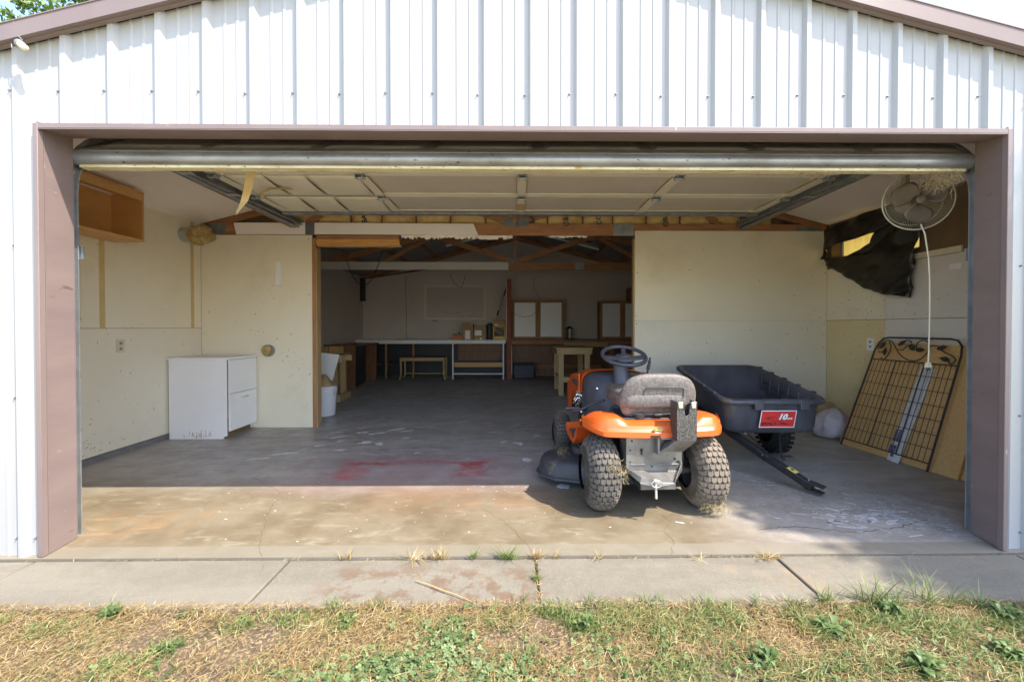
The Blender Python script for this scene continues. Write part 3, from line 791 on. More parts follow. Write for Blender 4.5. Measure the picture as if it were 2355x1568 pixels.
# kraft faced insulation batts filling the gable over the partition
ib = thing('gable_insulation', 'row of yellow kraft faced insulation batts stuffed in the gable', 'insulation', (0, PY_ + .1, 2.3))
random.seed(14); x = -3.0; words = {2: 'BA', 10: 'OB', 11: 'OBA', 12: 'CO', 13: 'DBA', 14: 'OBA'}
i = 0
while x < 3.0:
    w = random.uniform(.33, .42); zt = min(ceil_z(x), ceil_z(x + w)) - .05
    if zt > 2.36:
        m = MB(); ntx, ntz = 12, 14; sag = random.uniform(.02, .05); vs = []
        for b in range(ntz + 1):
            for a in range(ntx + 1):
                u, v = a / ntx, b / ntz
                y = PY_ + .075 - .065 * (1 - (2 * u - 1) ** 4) * (1 - (2 * min(1, v * 1.0) - 1) ** 6) + .016 * mn.noise(Vector((x * 3 + u * 5, v * 9, i)))
                vs.append((x + .010 + u * (w - .020) + .006 * mn.noise(Vector((v * 5, i, 1))), y, 2.302 + v * (zt - 2.302)))
        m.add(vs, [(b * (ntx + 1) + a, b * (ntx + 1) + a + 1, (b + 1) * (ntx + 1) + a + 1, (b + 1) * (ntx + 1) + a) for b in range(ntz) for a in range(ntx)])
        o = m.build('insulation_batt', 'kraft', ib, smooth=True)
        wd = {3: 'BA', 8: 'BA', 9: 'OBA', 10: 'CO', 12: 'OBA'}.get(i)
        if wd and zt > 2.5:
            text('print', wd, .078, frame(Vector((x + w * .5, PY_ - .003, 2.345)), (-.12, 0, 1), (-1, 0, -.12)), 'ink', ib, ext=.0008, bold=.0015)
    x += w; i += 1
box('insulation_backing', (-3.1, PY_ + .085, 2.30), (3.1, PY_ + .11, 2.42), 'osb', ib)
m = MB(); m.prism([(-3.2, PY_ + .085, 2.42), (3.3, PY_ + .085, 2.42), (.06, PY_ + .085, ceil_z(.06))], (0, .02, 0)); m.build('insulation_backing', 'kraft', ib)
# ------------------------------------------------------------------ the raised sectional garage door
gd = thing('garage_door', 'raised sectional garage door hanging under the ceiling with dirty grey bottom edge', 'garage door', (0.08, 2.3, 2.0))
DX0, DX1 = -2.365, 2.530
def section(p0, p1, ext, inn, first=False):
    """p0,p1 = (y,z) of the inner face at its two long edges"""
    a, b = Vector((0, *p0)), Vector((0, *p1)); d = (b - a).normalized(); n = Vector((0, d.z, -d.y))   # towards the inside of the door (down when open)
    if n.z > 0: n = -n
    L_ = (b - a).length; th = .045
    P = lambda x, s, t: Vector((x, 0, 0)) + a + d * s - n * t
    def slab(x0, x1, s0, s1, t0, t1):
        m = MB(); vs = [P(x, s, t) for x in (x0, x1) for s, t in ((s0, t0), (s1, t0), (s1, t1), (s0, t1))]
        m.add(vs, ((3, 2, 1, 0), (4, 5, 6, 7), (0, 1, 5, 4), (1, 2, 6, 5), (2, 3, 7, 6), (3, 0, 4, 7))); return m
    m = slab(DX0, DX1, .002, L_ - .002, .010, th)
    sec = m.build('door_section', ext, gd, bevel=.003)
    for s0, s1 in ((.004, .05), (L_ - .05, L_ - .004)):       # long rails
        slab(DX0 + .01, DX1 - .01, s0, s1, -.012, .0098).build('rail', inn, sec, bevel=.003)
    return sec, P, slab, L_
J = [(2.285, 2.030), (2.735, 2.315), (3.265, 2.330), (3.795, 2.328), (4.315, 2.325)]
secs = []
for i in range(4):
    secs.append(section(J[i], J[i + 1], 'door_in' if i else 'door_ext', 'door_in' if i else 'door_edge', i == 0))
XS = (-1.19, .07, 1.30)
def hinge(x, y, z, tilt=0):
    m = MB()
    mt = Matrix.Translation((x, y, z)) @ Matrix.Rotation(tilt, 4, 'X')
    m.box((-.035, -.04, -.006), (.035, .04, 0), mt); m.box((-.028, -.03, -.03), (-.022, .03, -.006), mt); m.box((.022, -.03, -.03), (.028, .03, -.006), mt)
    m.tube([mt @ Vector((-.04, 0, -.022)), mt @ Vector((.04, 0, -.022))], .009, 8)
    m.lathe([(.006, -.012), (.006, -.006)], 6, mt @ Matrix.Translation((0, .028, 0)))
    return m.build('hinge', 'galv', gd, bevel=.001)
for i in (1, 2, 3):
    sec, P, slab, L_ = secs[i]
    for x in XS + (DX0 + .05, DX1 - .05):
        slab(x - .038, x + .038, .0, L_, -.020, -.0125).build('stile', 'door_in', sec)
    for a, b in zip((DX0 + .09,) + XS, XS + (DX1 - .09,)):
        if b > 0 or i == 1 and False or a > -1.5:
            slab(a + .045, b - .045, .055, L_ - .055, -.004, .0095).build('backing_board', 'door_rib', sec)
for x in XS:
    for i in (2, 3): hinge(x, J[i][0], J[i][1] - .021)
for x in (DX0 + .05, DX1 - .05):
    for i in (1, 2, 3): hinge(x, J[i][0], J[i][1] - .021)
# strut along the top rail (rear edge)
MB().box((DX0 + .02, 4.27, 2.277), (DX1 - .02, 4.33, 2.305)).build('strut', 'galv_dull', gd, bevel=.004)
# left bay: pale insulation sheets pushed between the rails, sagging a little
random.seed(4)
for i in (2, 3):
    sec, P, slab, L_ = secs[i]
    xs = (-2.28, -1.98, -1.66, -1.24)
    for a, b in zip(xs[:-1], xs[1:]):
        m = MB(); vs = []; n = 8; s0 = random.uniform(.0, .02)
        for j in range(n + 1):
            for k in range(n + 1):
                u, v = j / n, k / n
                t = -.018 - .016 * math.sin(math.pi * v) * (u if random.random() < 2 else 0) - .004
                vs.append(P(a + .004 + u * (b - a - .008) + .03 * (1 - v), .01 + s0 + v * (L_ - .03), t))
        m.add(vs, [(j * (n + 1) + k, j * (n + 1) + k + 1, (j + 1) * (n + 1) + k + 1, (j + 1) * (n + 1) + k) for j in range(n) for k in range(n)])
        m.build('insulation_sheet', 'door_in', gd, solid=.006, smooth=True)
# bottom weather seal: dirty round-edged retainer
sec_ = [(2.258, 2.060), (2.250, 2.040), (2.253, 2.022), (2.268, 2.006), (2.300, 2.004), (2.325, 2.015), (2.325, 2.03), (2.300, 2.070), (2.275, 2.082)]
m = MB(); m.loft([[(x, y, z) for y, z in sec_] for x in (DX0 + .005, -2.3, -1, 0, 1, 2.4, DX1 - .005)]); m.build('bottom_edge', 'retainer', gd, smooth=True)
m = MB(); m.loft([[(x, y, z) for y, z in ((2.285, 1.990), (2.335, 1.990), (2.395, 2.040), (2.385, 2.052), (2.33, 2.022), (2.285, 2.004))] for x in (DX0 + .03, DX1 - .03)]); m.build('bottom_rail', 'door_edge', gd)
# embossed outer face of the bottom section: raised long panels
sec, P, slab, L_ = secs[0]
for k in range(8):
    x0 = DX0 + .08 + k * .615
    m = MB()
    ss = ((.10, .034), (.13, .052), (.38, .052), (.41, .034))
    vs = []
    for x, e in ((x0, 0), (x0 + .03, 1), (x0 + .52, 1), (x0 + .55, 0)):
        for s, t in ss: vs.append(P(x, s, .046 + (.010 if e and t > .04 else 0)))
    m.add(vs, [(4 * i + j, 4 * i + j + 1, 4 * i + 5 + j, 4 * i + 4 + j) for i in range(3) for j in range(3)])
    m.build('embossed_panel', 'door_ext', sec)
# tracks: vertical, curve, horizontal (C-section drawn as an open box)
for s, x in ((-1, -2.378), (1, 2.552)):
    path = [(2.275, .0), (2.275, 1.75)] + [(2.275 + .42 * (1 - math.cos(t)), 1.86 + .42 * math.sin(t)) for t in [i * math.pi / 2 / 10 for i in range(11)]] + [(4.75, 2.30)]
    cs = [(-.028, -.018), (.028, -.018), (.028, .018), (.022, .018), (.022, -.013), (-.022, -.013), (-.022, .018), (-.028, .018)]
    loops = []
    for i, (y, z) in enumerate(path):
        p0, p1 = path[max(0, i - 1)], path[min(len(path) - 1, i + 1)]
        d = Vector((0, p1[0] - p0[0], p1[1] - p0[1])).normalized(); n = Vector((0, -d.z, d.y))
        loops.append([Vector((x, y, z)) + n * a + Vector((-s * b, 0, 0)) for a, b in cs])
    MB().loft(loops[:2] + loops[2:13]).build('vertical_track', 'galv', gd)
    MB().loft([loops[12], loops[13]]).build('horizontal_track', 'galv_dull', gd)
    # angle iron holding the horizontal track, hanging a little lower inside
    MB().bar((x + s * .045, 2.5, 2.255), (x + s * .045, 4.80, 2.25), .055, .012).bar((x + s * .07, 2.5, 2.27), (x + s * .07, 4.80, 2.265), .006, .05).build('track_angle', 'galv_dull', gd)
    MB().bar((x + s * .09, 2.35, 2.30), (x + s * .09, 4.70, 2.27), .04, .06).build('track_timber', 'lumber', gd)
    for yb in (3.05, 3.55):
        MB().box((x - .05, yb, 2.246), (x + .05, yb + .05, 2.252)).build('track_bracket', 'galv', gd)
    MB().bar((x + s * .06, 2.295, .0), (x + s * .06, 2.295, 1.95), .03, .05, up=(0, 1, 0)).build('track_angle', 'galv_dull', gd)
    MB().box((x - .02, 2.31, 1.50), (x + .03, 2.32, 1.57)).build('track_bracket', 'galv', gd)
# cable drum torsion spring hidden above is left out; hanging tape strip
tp = [(-1.635, 2.59, 2.11), (-1.63, 2.62, 2.095), (-1.66, 2.64, 2.00), (-1.69, 2.65, 1.91), (-1.715, 2.64, 1.85), (-1.722, 2.635, 1.82)]
m = MB(); vs = []
for i, p in enumerate(tp):
    w = .024 * (1, 1, 1, .95, .7, .15)[i]
    vs += [(p[0] - w, p[1], p[2]), (p[0] + w, p[1] + .015 * math.sin(i), p[2] + .01)]
m.add(vs, [(2 * i, 2 * i + 1, 2 * i + 3, 2 * i + 2) for i in range(len(tp) - 1)])
tape = m.build('hanging_tape', 'tape', None, solid=.0015)
tag(tape, 'peeled yellow tape strip dangling from the open garage door', 'tape')
m = MB(); vs = []
for x in np.linspace(-1.66, -.92, 12):
    vs += [(x, 2.44, 2.052 + .004 * math.sin(x * 9)), (x, 2.47, 2.082 + .004 * math.sin(x * 7))]
m.add(vs, [(2 * i, 2 * i + 1, 2 * i + 3, 2 * i + 2) for i in range(11)]); m.build('loose_tape', 'tape', gd, solid=.001)
m = MB(); q = [(-2.12, 3.55, 2.22), (-2.10, 3.52, 2.255), (-2.04, 3.52, 2.282), (-1.96, 3.53, 2.288), (-1.86, 3.54, 2.286)]; vs = []
for i, p in enumerate(q): vs += [(p[0], p[1] - .02, p[2]), (p[0] + .01, p[1] + .02, p[2])]
m.add(vs, [(2 * i, 2 * i + 1, 2 * i + 3, 2 * i + 2) for i in range(4)]); m.build('loose_tape', 'tape', gd, solid=.001)
box('tape_patch', (.035, 4.0, 2.303), (.105, 4.2, 2.3045), 'tape', gd)
# cobwebby nest of straw at the right end of the door
def straw_clump(name, n, centre, spread, length, r, m, parent=None, flat=1, seed=1, bend=.5):
    """many thin curved strips, one mesh, with a per-strip colour value"""
    rg = np.random.default_rng(seed); vs, fs, rv = [], [], []
    for i in range(n):
        c = np.array(centre) + rg.normal(0, 1, 3) * np.array(spread)
        d = rg.normal(0, 1, 3); d[2] *= flat; d /= np.linalg.norm(d) + 1e-9
        e = rg.normal(0, 1, 3); e[2] *= flat; L_ = length * rg.uniform(.4, 1.2); k = 4; q = np.cross(d, rg.normal(0, 1, 3)); q /= np.linalg.norm(q) + 1e-9
        b0 = len(vs); t0 = rg.random()
        for j in range(k):
            t = j / (k - 1) - .5
            p = c + d * L_ * t + e * bend * L_ * (t * t)
            w = r * (1 if 0 < j < k - 1 else .5)
            vs += [tuple(p - q * w), tuple(p + q * w)]; rv += [t0, t0]
            if j: fs.append((b0 + 2 * j - 2, b0 + 2 * j - 1, b0 + 2 * j + 1, b0 + 2 * j))
    mb = MB(); mb.add(vs, fs); me = bpy.data.meshes.new(name)
    if parent is not None:
        inv = world_of(parent).inverted(); vs = [tuple(inv @ Vector(p)) for p in vs]
    me.from_pydata(vs, [], fs); me.materials.append(M[m])
    at = me.attributes.new('rnd', 'FLOAT', 'POINT'); at.data.foreach_set('value', rv)
    o = bpy.data.objects.new(name, me); C.objects.link(o)
    if parent is not None: o.parent = parent
    W[o.name] = world_of(parent) if parent is not None else Matrix.Identity(4)
    return o
nest = straw_clump('straw_nest', 380, (2.385, 2.315, 1.955), (.04, .025, .024), .085, .0007, 'straw', seed=3)
tag(nest, 'tangled straw nest hanging off the right end of the raised door', 'nest')
n2 = straw_clump('door_straw', 60, (1.62, 2.33, 1.985), (.12, .02, .008), .07, .0006, 'straw', seed=8)
tag(n2, 'few loose straws stuck under the door beside the right track', 'straw')

# ------------------------------------------------------------------ wall fan
fan = thing('wall_fan', 'dusty three blade fan in a cream wire cage behind the door corner', 'fan', (2.445, 2.55, 1.88))
nrm = Vector((-.41, -1.0, -.10)).normalized()
F_ = frame(Vector((2.490, 2.55, 1.910)), Vector((0, 0, 1)).cross(nrm), nrm.cross(Vector((0, 0, 1)).cross(nrm)))
# F_ z axis = x cross y; make sure it looks along nrm
if (F_.to_3x3() @ Vector((0, 0, 1))).dot(nrm) < 0: F_ = F_ @ Matrix.Rotation(math.pi, 4, 'X')
F_ = F_ @ Matrix.Scale(.776, 4)
fp = lambda x, y, z: F_ @ Vector((x, y, z))
circ = lambda r, z, n=48: [fp(r * math.cos(2 * math.pi * i / n), r * math.sin(2 * math.pi * i / n), z) for i in range(n)]
MB().tube(circ(.228, .0), .0042, 8, True).build('cage_rim', 'fan_white', fan, smooth=True)
MB().tube(circ(.185, -.066), .002, 6, True).build('cage_ring', 'fan_white', fan, smooth=True)
m = MB()
for i in range(96):
    a = 2 * math.pi * i / 96
    m.tube([fp(r * math.cos(a), r * math.sin(a), z) for r, z in ((.228, 0), (.222, -.03), (.185, -.068), (.06, -.085))], .0013, 4)
tag(m.build('cage_wires', 'fan_white', fan), kind='stuff')
MB().lathe([(.0, .062), (.020, .062), (.032, .056), (.034, .040), (.036, -.02)], 24, F_).build('hub', 'fan_blade', fan, smooth=True)
MB().lathe([(.001, .066), (.015, .066), (.018, .060)], 20, F_).build('hub_cap', 'fan_blade', fan, smooth=True)
MB().lathe([(.05, -.09), (.07, -.10), (.075, -.20), (.05, -.23), (.01, -.235)], 24, F_).build('motor', 'fan_white', fan, smooth=True)
for k in range(3):
    a0 = R(-95 + 120 * k); m = MB(); vs = []; nr, na = 8, 9
    for i in range(nr + 1):
        r = .028 + (.188 - .028) * i / nr; t = i / nr
        half = R(50) * math.sin(math.pi * min(1, .22 + t * .66)) ** .6 * (1 - .75 * max(0, t - .72) / .28 * max(0, t - .72) / .28)
        for j in range(na + 1):
            u = j / na * 2 - 1
            aa = a0 + half * u + .15 * t
            vs.append(fp(r * math.cos(aa), r * math.sin(aa), .012 - .024 * u * (1 - .35 * t) + .008 * u * u))
    m.add(vs, [(i * (na + 1) + j, i * (na + 1) + j + 1, (i + 1) * (na + 1) + j + 1, (i + 1) * (na + 1) + j) for i in range(nr) for j in range(na)])
    m.build('blade', 'fan_blade', fan, smooth=True, solid=.002)
MB().bar((2.54, 2.68, 1.93), (2.54, 2.70, 2.40), .03, .03, up=(0, 1, 0)).build('mount', 'fan_white', fan)
pts = [(2.50, 2.60, 1.84), (2.513, 2.56, 1.78), (2.516, 2.53, 1.70), (2.52, 2.51, 1.55), (2.518, 2.50, 1.42), (2.521, 2.50, 1.25), (2.519, 2.50, 1.1), (2.518, 2.50, .98), (2.515, 2.50, .915)]
MB().tube(pts, .0042, 8).build('cord', 'ivory', fan, smooth=True)
MB().loft([[(2.515 + a * .011, 2.50 + b * .008, .918) for a, b in ((-1, -1), (1, -1), (1, 1), (-1, 1))], [(2.514 + a * .017, 2.50 + b * .010, .885) for a, b in ((-1, -1), (1, -1), (1, 1), (-1, 1))]]).build('plug', 'ivory', fan, bevel=.002)
MB().bar((2.507, 2.50, .885), (2.507, 2.50, .868), .002, .006).bar((2.522, 2.50, .885), (2.522, 2.50, .868), .002, .006).build('plug_pins', 'chrome', fan)
# small decoration caught under the rake, wire hanging from it
orn = thing('trim_ornament', 'small clear jar of corn and green wire hooked under the left roof trim', 'ornament', (-2.405, 2.03, 2.48))
mt = frame(Vector((-2.437, 2.02, 2.520)), (.1, -1, 0), (0, 0, 1)) 
mt = Matrix.Translation((-2.334, 2.015, 2.470)) @ Vector((.72, -.15, -.55)).to_track_quat('Z', 'Y').to_matrix().to_4x4()
MB().lathe([(.009, 0), (.014, .003), (.015, .02), (.014, .048), (.011, .055), (.004, .058)], 16, mt).build('jar', 'ivory', orn, smooth=True)
MB().lathe([(.016, -.004), (.017, .0), (.017, .010), (.016, .013)], 16, mt).build('lid', 'galv_dull', orn, smooth=True)
MB().tube([(-2.400, 2.04, 2.495), (-2.385, 2.03, 2.458), (-2.355, 2.02, 2.450), (-2.330, 2.02, 2.470)], .0018, 6).tube([(-2.335, 2.03, 2.493), (-2.342, 2.02, 2.507)], .0018, 6).build('wire', 'galv_dull', orn)
# ------------------------------------------------------------------ riding mower (local frame: origin under the rear axle, +y forward)
mw = thing('riding_mower', 'orange riding lawn mower with grey seat parked facing into the garage', 'lawn mower', (.868, 2.62, 0), R(2.0))
MW = W[mw.name]
def mb(m, name, mt, parent=mw, **k): return m.build(name, mt, parent, local=True, **k)
def tyre(x, y, r, w, rim_r, m, parent, rows, cols, lug=.010, rim_side=-1):
    mt = Matrix.Translation((x, y, r)) @ Matrix.Rotation(R(90), 4, 'Y')
    ca = r - lug
    prof = []
    n = 14
    for i in range(n + 1):
        t = -1 + 2 * i / n
        u = t * w / 2
        rr = ca - (ca - rim_r) * (abs(t) ** 3.6) * .98
        prof.append((rr, u * (1 + .06 * (1 - abs(t)))))
    mbb = MB().lathe(prof, 40, mt, cap=False)
    lugs = MB()
    # curved tread lugs, five to a row, wavy front edge, alternate rows shifted
    def surf(u, th, h):
        t = u / (w / 2); rr = ca - (ca - rim_r) * (abs(t) ** 3.6) * .98 + h
        return mt @ Vector((rr * math.cos(th), rr * math.sin(th), u))
    W_ = w * .86; cw = W_ / cols; dth = 2 * math.pi / rows
    for i in range(rows):
        off = cw / 2 if i % 2 else 0
        for j in range(cols + (0 if i % 2 else 1) - (0 if i % 2 else 0)):
            cx = -W_ / 2 + j * cw + off
            a, b = max(-W_ / 2, cx - cw * .455), min(W_ / 2, cx + cw * .455)
            if b - a < .006: continue
            th = i * dth; lo, hi = th - dth * .39, th + dth * .39; mid = (a + b) / 2; nk = dth * .26
            out = [(a, lo), (mid - (b - a) * .2, lo + nk), (mid + (b - a) * .2, lo + nk), (b, lo), (b, hi), (mid + (b - a) * .2, hi + nk), (mid - (b - a) * .2, hi + nk), (a, hi)]
            n0 = [surf(u, t, -.004) for u, t in out]; n1 = [surf(mid + (u - mid) * .94, th + (t - th) * .90, lug) for u, t in out]
            lugs.add(n0 + n1, [tuple(range(8, 16))] + [(q, (q + 1) % 8, 8 + (q + 1) % 8, 8 + q) for q in range(8)])
    ty = mb(mbb, 'wheel', m, parent, smooth=True, angle=35)
    tag(mb(lugs, 'tread', 'lug_dirty' if m == 'rubber_dirty' else 'lug', ty), kind='stuff')
    rp = [(rim_r * 1.02, w * .40 * rim_side), (rim_r * .98, w * .42 * rim_side), (rim_r * .92, w * .36 * rim_side), (rim_r * .88, w * .20 * rim_side), (rim_r * .5, w * .16 * rim_side), (rim_r * .32, w * .22 * rim_side), (.012, w * .24 * rim_side)]
    rm = MB().lathe(rp, 32, mt, cap=False)
    rm.lathe([(rim_r * 1.0, -w * .40 * rim_side), (rim_r * .9, -w * .2 * rim_side), (.01, -w * .15 * rim_side)], 32, mt, cap=False)
    mb(rm, 'rim', 'deck', ty, smooth=True)
    hb_ = MB().lathe([(.020, w * .2 * rim_side), (.020, w * .30 * rim_side), (.001, w * .31 * rim_side)], 6, mt)
    for k in range(5):
        a = 2 * math.pi * k / 5
        hb_.lathe([(.007, w * .2 * rim_side), (.007, w * .245 * rim_side), (.001, w * .25 * rim_side)], 6, mt @ Matrix.Translation((rim_r * .42 * math.cos(a), rim_r * .42 * math.sin(a), 0)))
    mb(hb_, 'hub', 'steelplate', ty)
    return ty
tyre(-.328, 0, .228, .225, .105, 'rubber', mw, 38, 6, rim_side=-1)
tyre(.325, 0, .228, .225, .105, 'rubber_dirty', mw, 38, 6, rim_side=1)
tyre(-.385, 1.19, .178, .16, .08, 'rubber', mw, 32, 5, .008, rim_side=-1)
tyre(.34, 1.19, .178, .16, .08, 'rubber', mw, 32, 5, .008, rim_side=1)
mb(MB().tube([(-.30, 0, .228), (.30, 0, .228)], .022, 12).lathe([(.03, -.02), (.03, .02)], 6, Matrix.Translation((.19, 0, .228)) @ Matrix.Rotation(R(90), 4, 'Y')).box((-.1, -.1, .14), (.12, .12, .3)), 'rear_axle', 'steelplate', bevel=.004)
mb(MB().tube([(-.36, 1.19, .178), (.34, 1.19, .178)], .02, 8), 'front_axle', 'black')

# rear fender: surface swept across x from closed section polylines in (y, z)
def fender():
    st = []
    xs = [-.435, -.432, -.425, -.41, -.39, -.365, -.34, -.31, -.28, -.26, -.24, -.22, -.205, -.19, -.17, -.1, 0, .1, .17, .19, .205, .22, .24, .26, .28, .31, .34, .365, .39, .41, .425, .432, .435]
    m = MB(); loops = []
    for x in xs:
        a = abs(x) / .435
        q_ = min(1, max(0, (abs(x) - .185) / .075)); hump = .566 + .030 * q_ * q_ * (3 - 2 * q_)
        edge = max(0, (a - .74) / .26)
        zt = hump - .062 * edge ** 2
        zb = .483 + .020 * edge ** 1.5 + .008 * (a ** 2)
        yb = -.195 + .035 * a ** 2 + .17 * edge ** 2.2        # rear bulge
        yf = .20 - .02 * edge
        pts = [(yb + .004, zb), (yb - .006, zb + .004), (yb - .004, zb + .026), (yb + .008, zb + .030), (yb + .014, zb + .058), (yb + .020, zb + .064),
               (yb + .028, zt - .018), (yb + .045, zt - .004), (yb + .075, zt), (-.02 + .02 * edge, zt), (.06, zt - .008), (yf - .08, zt - .022), (yf, zt - .05), (yf + .02, zt - .10)]
        loops.append([(x * (1 - .0 * i), y, max(z, zb if i < 9 else .3)) for i, (y, z) in enumerate(pts)])
    m.loft(loops, cap=(False, False), closed=False)
    # side skirts
    for s in (0, -1):
        l = loops[s]; x = l[0][0]
        sk = [(x * 1.002, y, max(z - .030, .485) if y < .1 else z - .02) for (_, y, z) in l[3:]]
        m.loft([l[3:], sk], cap=(False, False), closed=False)
    return mb(m, 'rear_fender', 'orange', smooth=True, solid=.004, angle=60)
fd = fender()
mb(MB().box((-.20, -.10, .572), (.20, .22, .578)), 'seat_tray', 'greyplastic', bevel=.01)
# thin dark notch on the skirt edge
mb(MB().box((-.075, -.207, .487), (-.02, -.2, .500)), 'fender_notch', 'darkgap', fd)
# oval badge "Ariens"-like flat print: reads A lens
bm = MatB = frame(Vector((-.032, -.1925, .533)), (1, 0, 0), (0, .12, 1))
MBB = MW @ bm
ov = [MBB @ Vector((.027 * math.cos(t), .0135 * math.sin(t), .0)) for t in [2 * math.pi * i / 28 for i in range(28)]]
nrm_ = (MBB.to_3x3() @ Vector((0, 0, 1)))
if nrm_.y > 0: nrm_ = -nrm_
MB().prism([p + nrm_ * .004 for p in ov], nrm_ * .0015).build('badge', 'label_yellow', mw)
ov2 = [MBB @ Vector((.0245 * math.cos(t), .0110 * math.sin(t), .0)) for t in [2 * math.pi * i / 28 for i in range(28)]]
bd = MB().prism([p + nrm_ * .0057 for p in ov2], nrm_ * .0006).build('badge', 'badge_green', mw)
tm = MBB.copy(); tm.translation = MBB.translation + nrm_ * .0070
text('badge_lettering', 'Alexs', .0165, tm, 'label_yellow', mw, ext=.0003, bold=.0003, shear=.15)
MB().prism([MBB @ Vector((a, b, 0)) + nrm_ * .004 for a, b in ((-.019, -.024), (.019, -.024), (.019, -.017), (-.019, -.017))], nrm_ * .001).build('badge_strip', 'label_white', mw)
# running boards and front of the fender
for s in (-1, 1):
    x0, x1 = s * .435, s * .27
    m = MB()
    m.loft([[(x0, y, z), (x1, y, z + .01), (x1, y, z - .03), (x0, y, z - .035)] for y, z in ((.14, .515), (.20, .48), (.27, .40), (.34, .345), (.42, .332), (.58, .342), (.64, .36), (.67, .39))])
    mb(m, 'footboard', 'orange', bevel=.010)
    mb(MB().box((min(x0 - s * .02, x1), .37, .342), (max(x0 - s * .02, x1), .60, .352)), 'foot_pad', 'greyplastic', bevel=.003)
    for k in range(6): mb(MB().box((min(x0 - s * .03, x1), .39 + k * .035, .350), (max(x0 - s * .03, x1), .40 + k * .035, .357)), 'pad_rib', 'greyplastic')
# inner fender lip, grey handle tube
mb(MB().tube([(-.40, .52, .50), (-.36, .46, .52), (-.28, .40, .575), (-.22, .30, .62)], .010, 8), 'side_rail', 'greyplastic', smooth=True)
mb(MB().tube([(-.43, .70, .485), (-.32, .70, .485)], .014, 10), 'pedal', 'greyplastic', smooth=True)
mb(MB().tube([(-.32, .70, .485), (-.25, .74, .46), (-.22, .8, .40)], .007, 8), 'pedal_arm', 'black')
# seat
seat = mb(MB().rbox((0, .10, .685), (.46, .44, .12), 5), 'seat_cushion', 'seat', smooth=True)
tl = Matrix.Translation((.015, -.075, .715)) @ Matrix.Rotation(R(12), 4, 'X')
# egg-shaped back: width narrows upward at the shoulders
m = MB(); loops = []
for zf, w, d in ((-.140, .18, .03), (-.132, .205, .055), (-.10, .228, .075), (-.05, .238, .082), (0, .238, .080), (.05, .228, .075), (.09, .205, .068), (.115, .17, .055), (.130, .125, .040), (.137, .08, .02)):
    loops.append([tl @ Vector((w * math.copysign(abs(math.cos(t)) ** .55, math.cos(t)), .5 * d * math.copysign(abs(math.sin(t)) ** .8, math.sin(t)), zf)) for t in [2 * math.pi * i / 32 for i in range(32)]])
m.loft(loops)
sb = mb(m, 'seat_back', 'seat', smooth=True, angle=80, sub=1)
ro = [(.112, -.040), (.122, -.030), (.122, .036), (.108, .052), (-.108, .052), (-.122, .036), (-.122, -.030), (-.112, -.040)]
mb(MB().tube([tl @ Vector((x + .02, -.0405 + .0035 * (abs(x) > .115), z + .01)) for x, z in ro], .0035, 6, True), 'seat_piping', 'greyplastic', sb, smooth=True)
mb(MB().box((-.15, -.04, .598), (.15, .20, .610)).box((-.15, -.10, .600), (.15, -.07, .606)).tube([(-.02, -.10, .597), (.03, -.10, .597)], .010, 8), 'seat_plate', 'black', bevel=.003)
for s in (-1, 1):
    pts = [(s * .105 + .03 * math.cos(t), -.085 + .025 * math.sin(t), .570 + .032 * t / (2 * math.pi * 4)) for t in [i * math.pi / 6 for i in range(49)]]
    mb(MB().tube(pts, .0052, 6), 'seat_spring', 'black', smooth=True)
# dash console and steering column
m = MB()
def ring(y, hw, z0, z1, r=.06):
    return [(-hw, y, z0), (-hw, y, z1 - r), (-hw * .86, y, z1 - r * .25), (-hw * .6, y, z1), (hw * .6, y, z1), (hw * .86, y, z1 - r * .25), (hw, y, z1 - r), (hw, y, z0)]
m.loft([ring(.50, .14, .33, .56), ring(.60, .20, .33, .66), ring(.68, .245, .33, .735), ring(.78, .255, .33, .755), ring(.90, .26, .33, .76)])
mb(m, 'dash_console', 'greyplastic', smooth=True, bevel=.008)
m = MB()
m.loft([[(a * r, y + b * r * .8, z) for a, b in [(math.cos(t), math.sin(t)) for t in [2 * math.pi * i / 16 for i in range(16)]]] for y, z, r in ((.60, .58, .085), (.62, .66, .070), (.64, .74, .060), (.655, .80, .056), (.66, .835, .062), (.66, .87, .045))])
mb(m, 'steering_column', 'greyplastic', smooth=True)
SM = Matrix.Translation((.028, .665, .905)) @ Matrix.Rotation(R(22), 4, 'X')
st_ = mb(MB().tube([SM @ Vector((.168 * math.cos(t), .168 * math.sin(t), 0)) for t in [2 * math.pi * i / 48 for i in range(48)]], .0155, 10, True), 'steering_wheel', 'greyplastic', smooth=True)
m = MB()
m.rbox((0, -.02, -.012), (.15, .13, .035), 3, mtx=SM)
for ang in (78, -8, 188):
    a = R(ang); p0 = SM @ Vector((.05 * math.cos(a), -.02 + .05 * math.sin(a), -.012)); p1 = SM @ Vector((.162 * math.cos(a), .162 * math.sin(a), 0))
    m.bar(p0, p1, .05 if ang != 78 else .035, .016, up=SM.to_3x3() @ Vector((0, 0, 1)))
mb(m, 'spokes', 'greyplastic', st_, bevel=.004)
mb(MB().rbox((0, -.025, .004), (.06, .035, .008), 3, mtx=SM), 'hub_badge', 'steelplate', st_, smooth=True)
# key switch and throttle on the dash, seen left of the seat
mb(MB().bar((-.185, .602, .59), (-.18, .622, .645), .008, .008).lathe([(.011, 0), (.011, .01), (.004, .012)], 12, Matrix.Translation((-.20, .615, .655)) @ Matrix.Rotation(R(55), 4, 'X')), 'dash_controls', 'chrome', bevel=.001)
mb(MB().bar((-.158, .598, .585), (-.153, .618, .645), .010, .006), 'throttle_slot', 'darkgap')
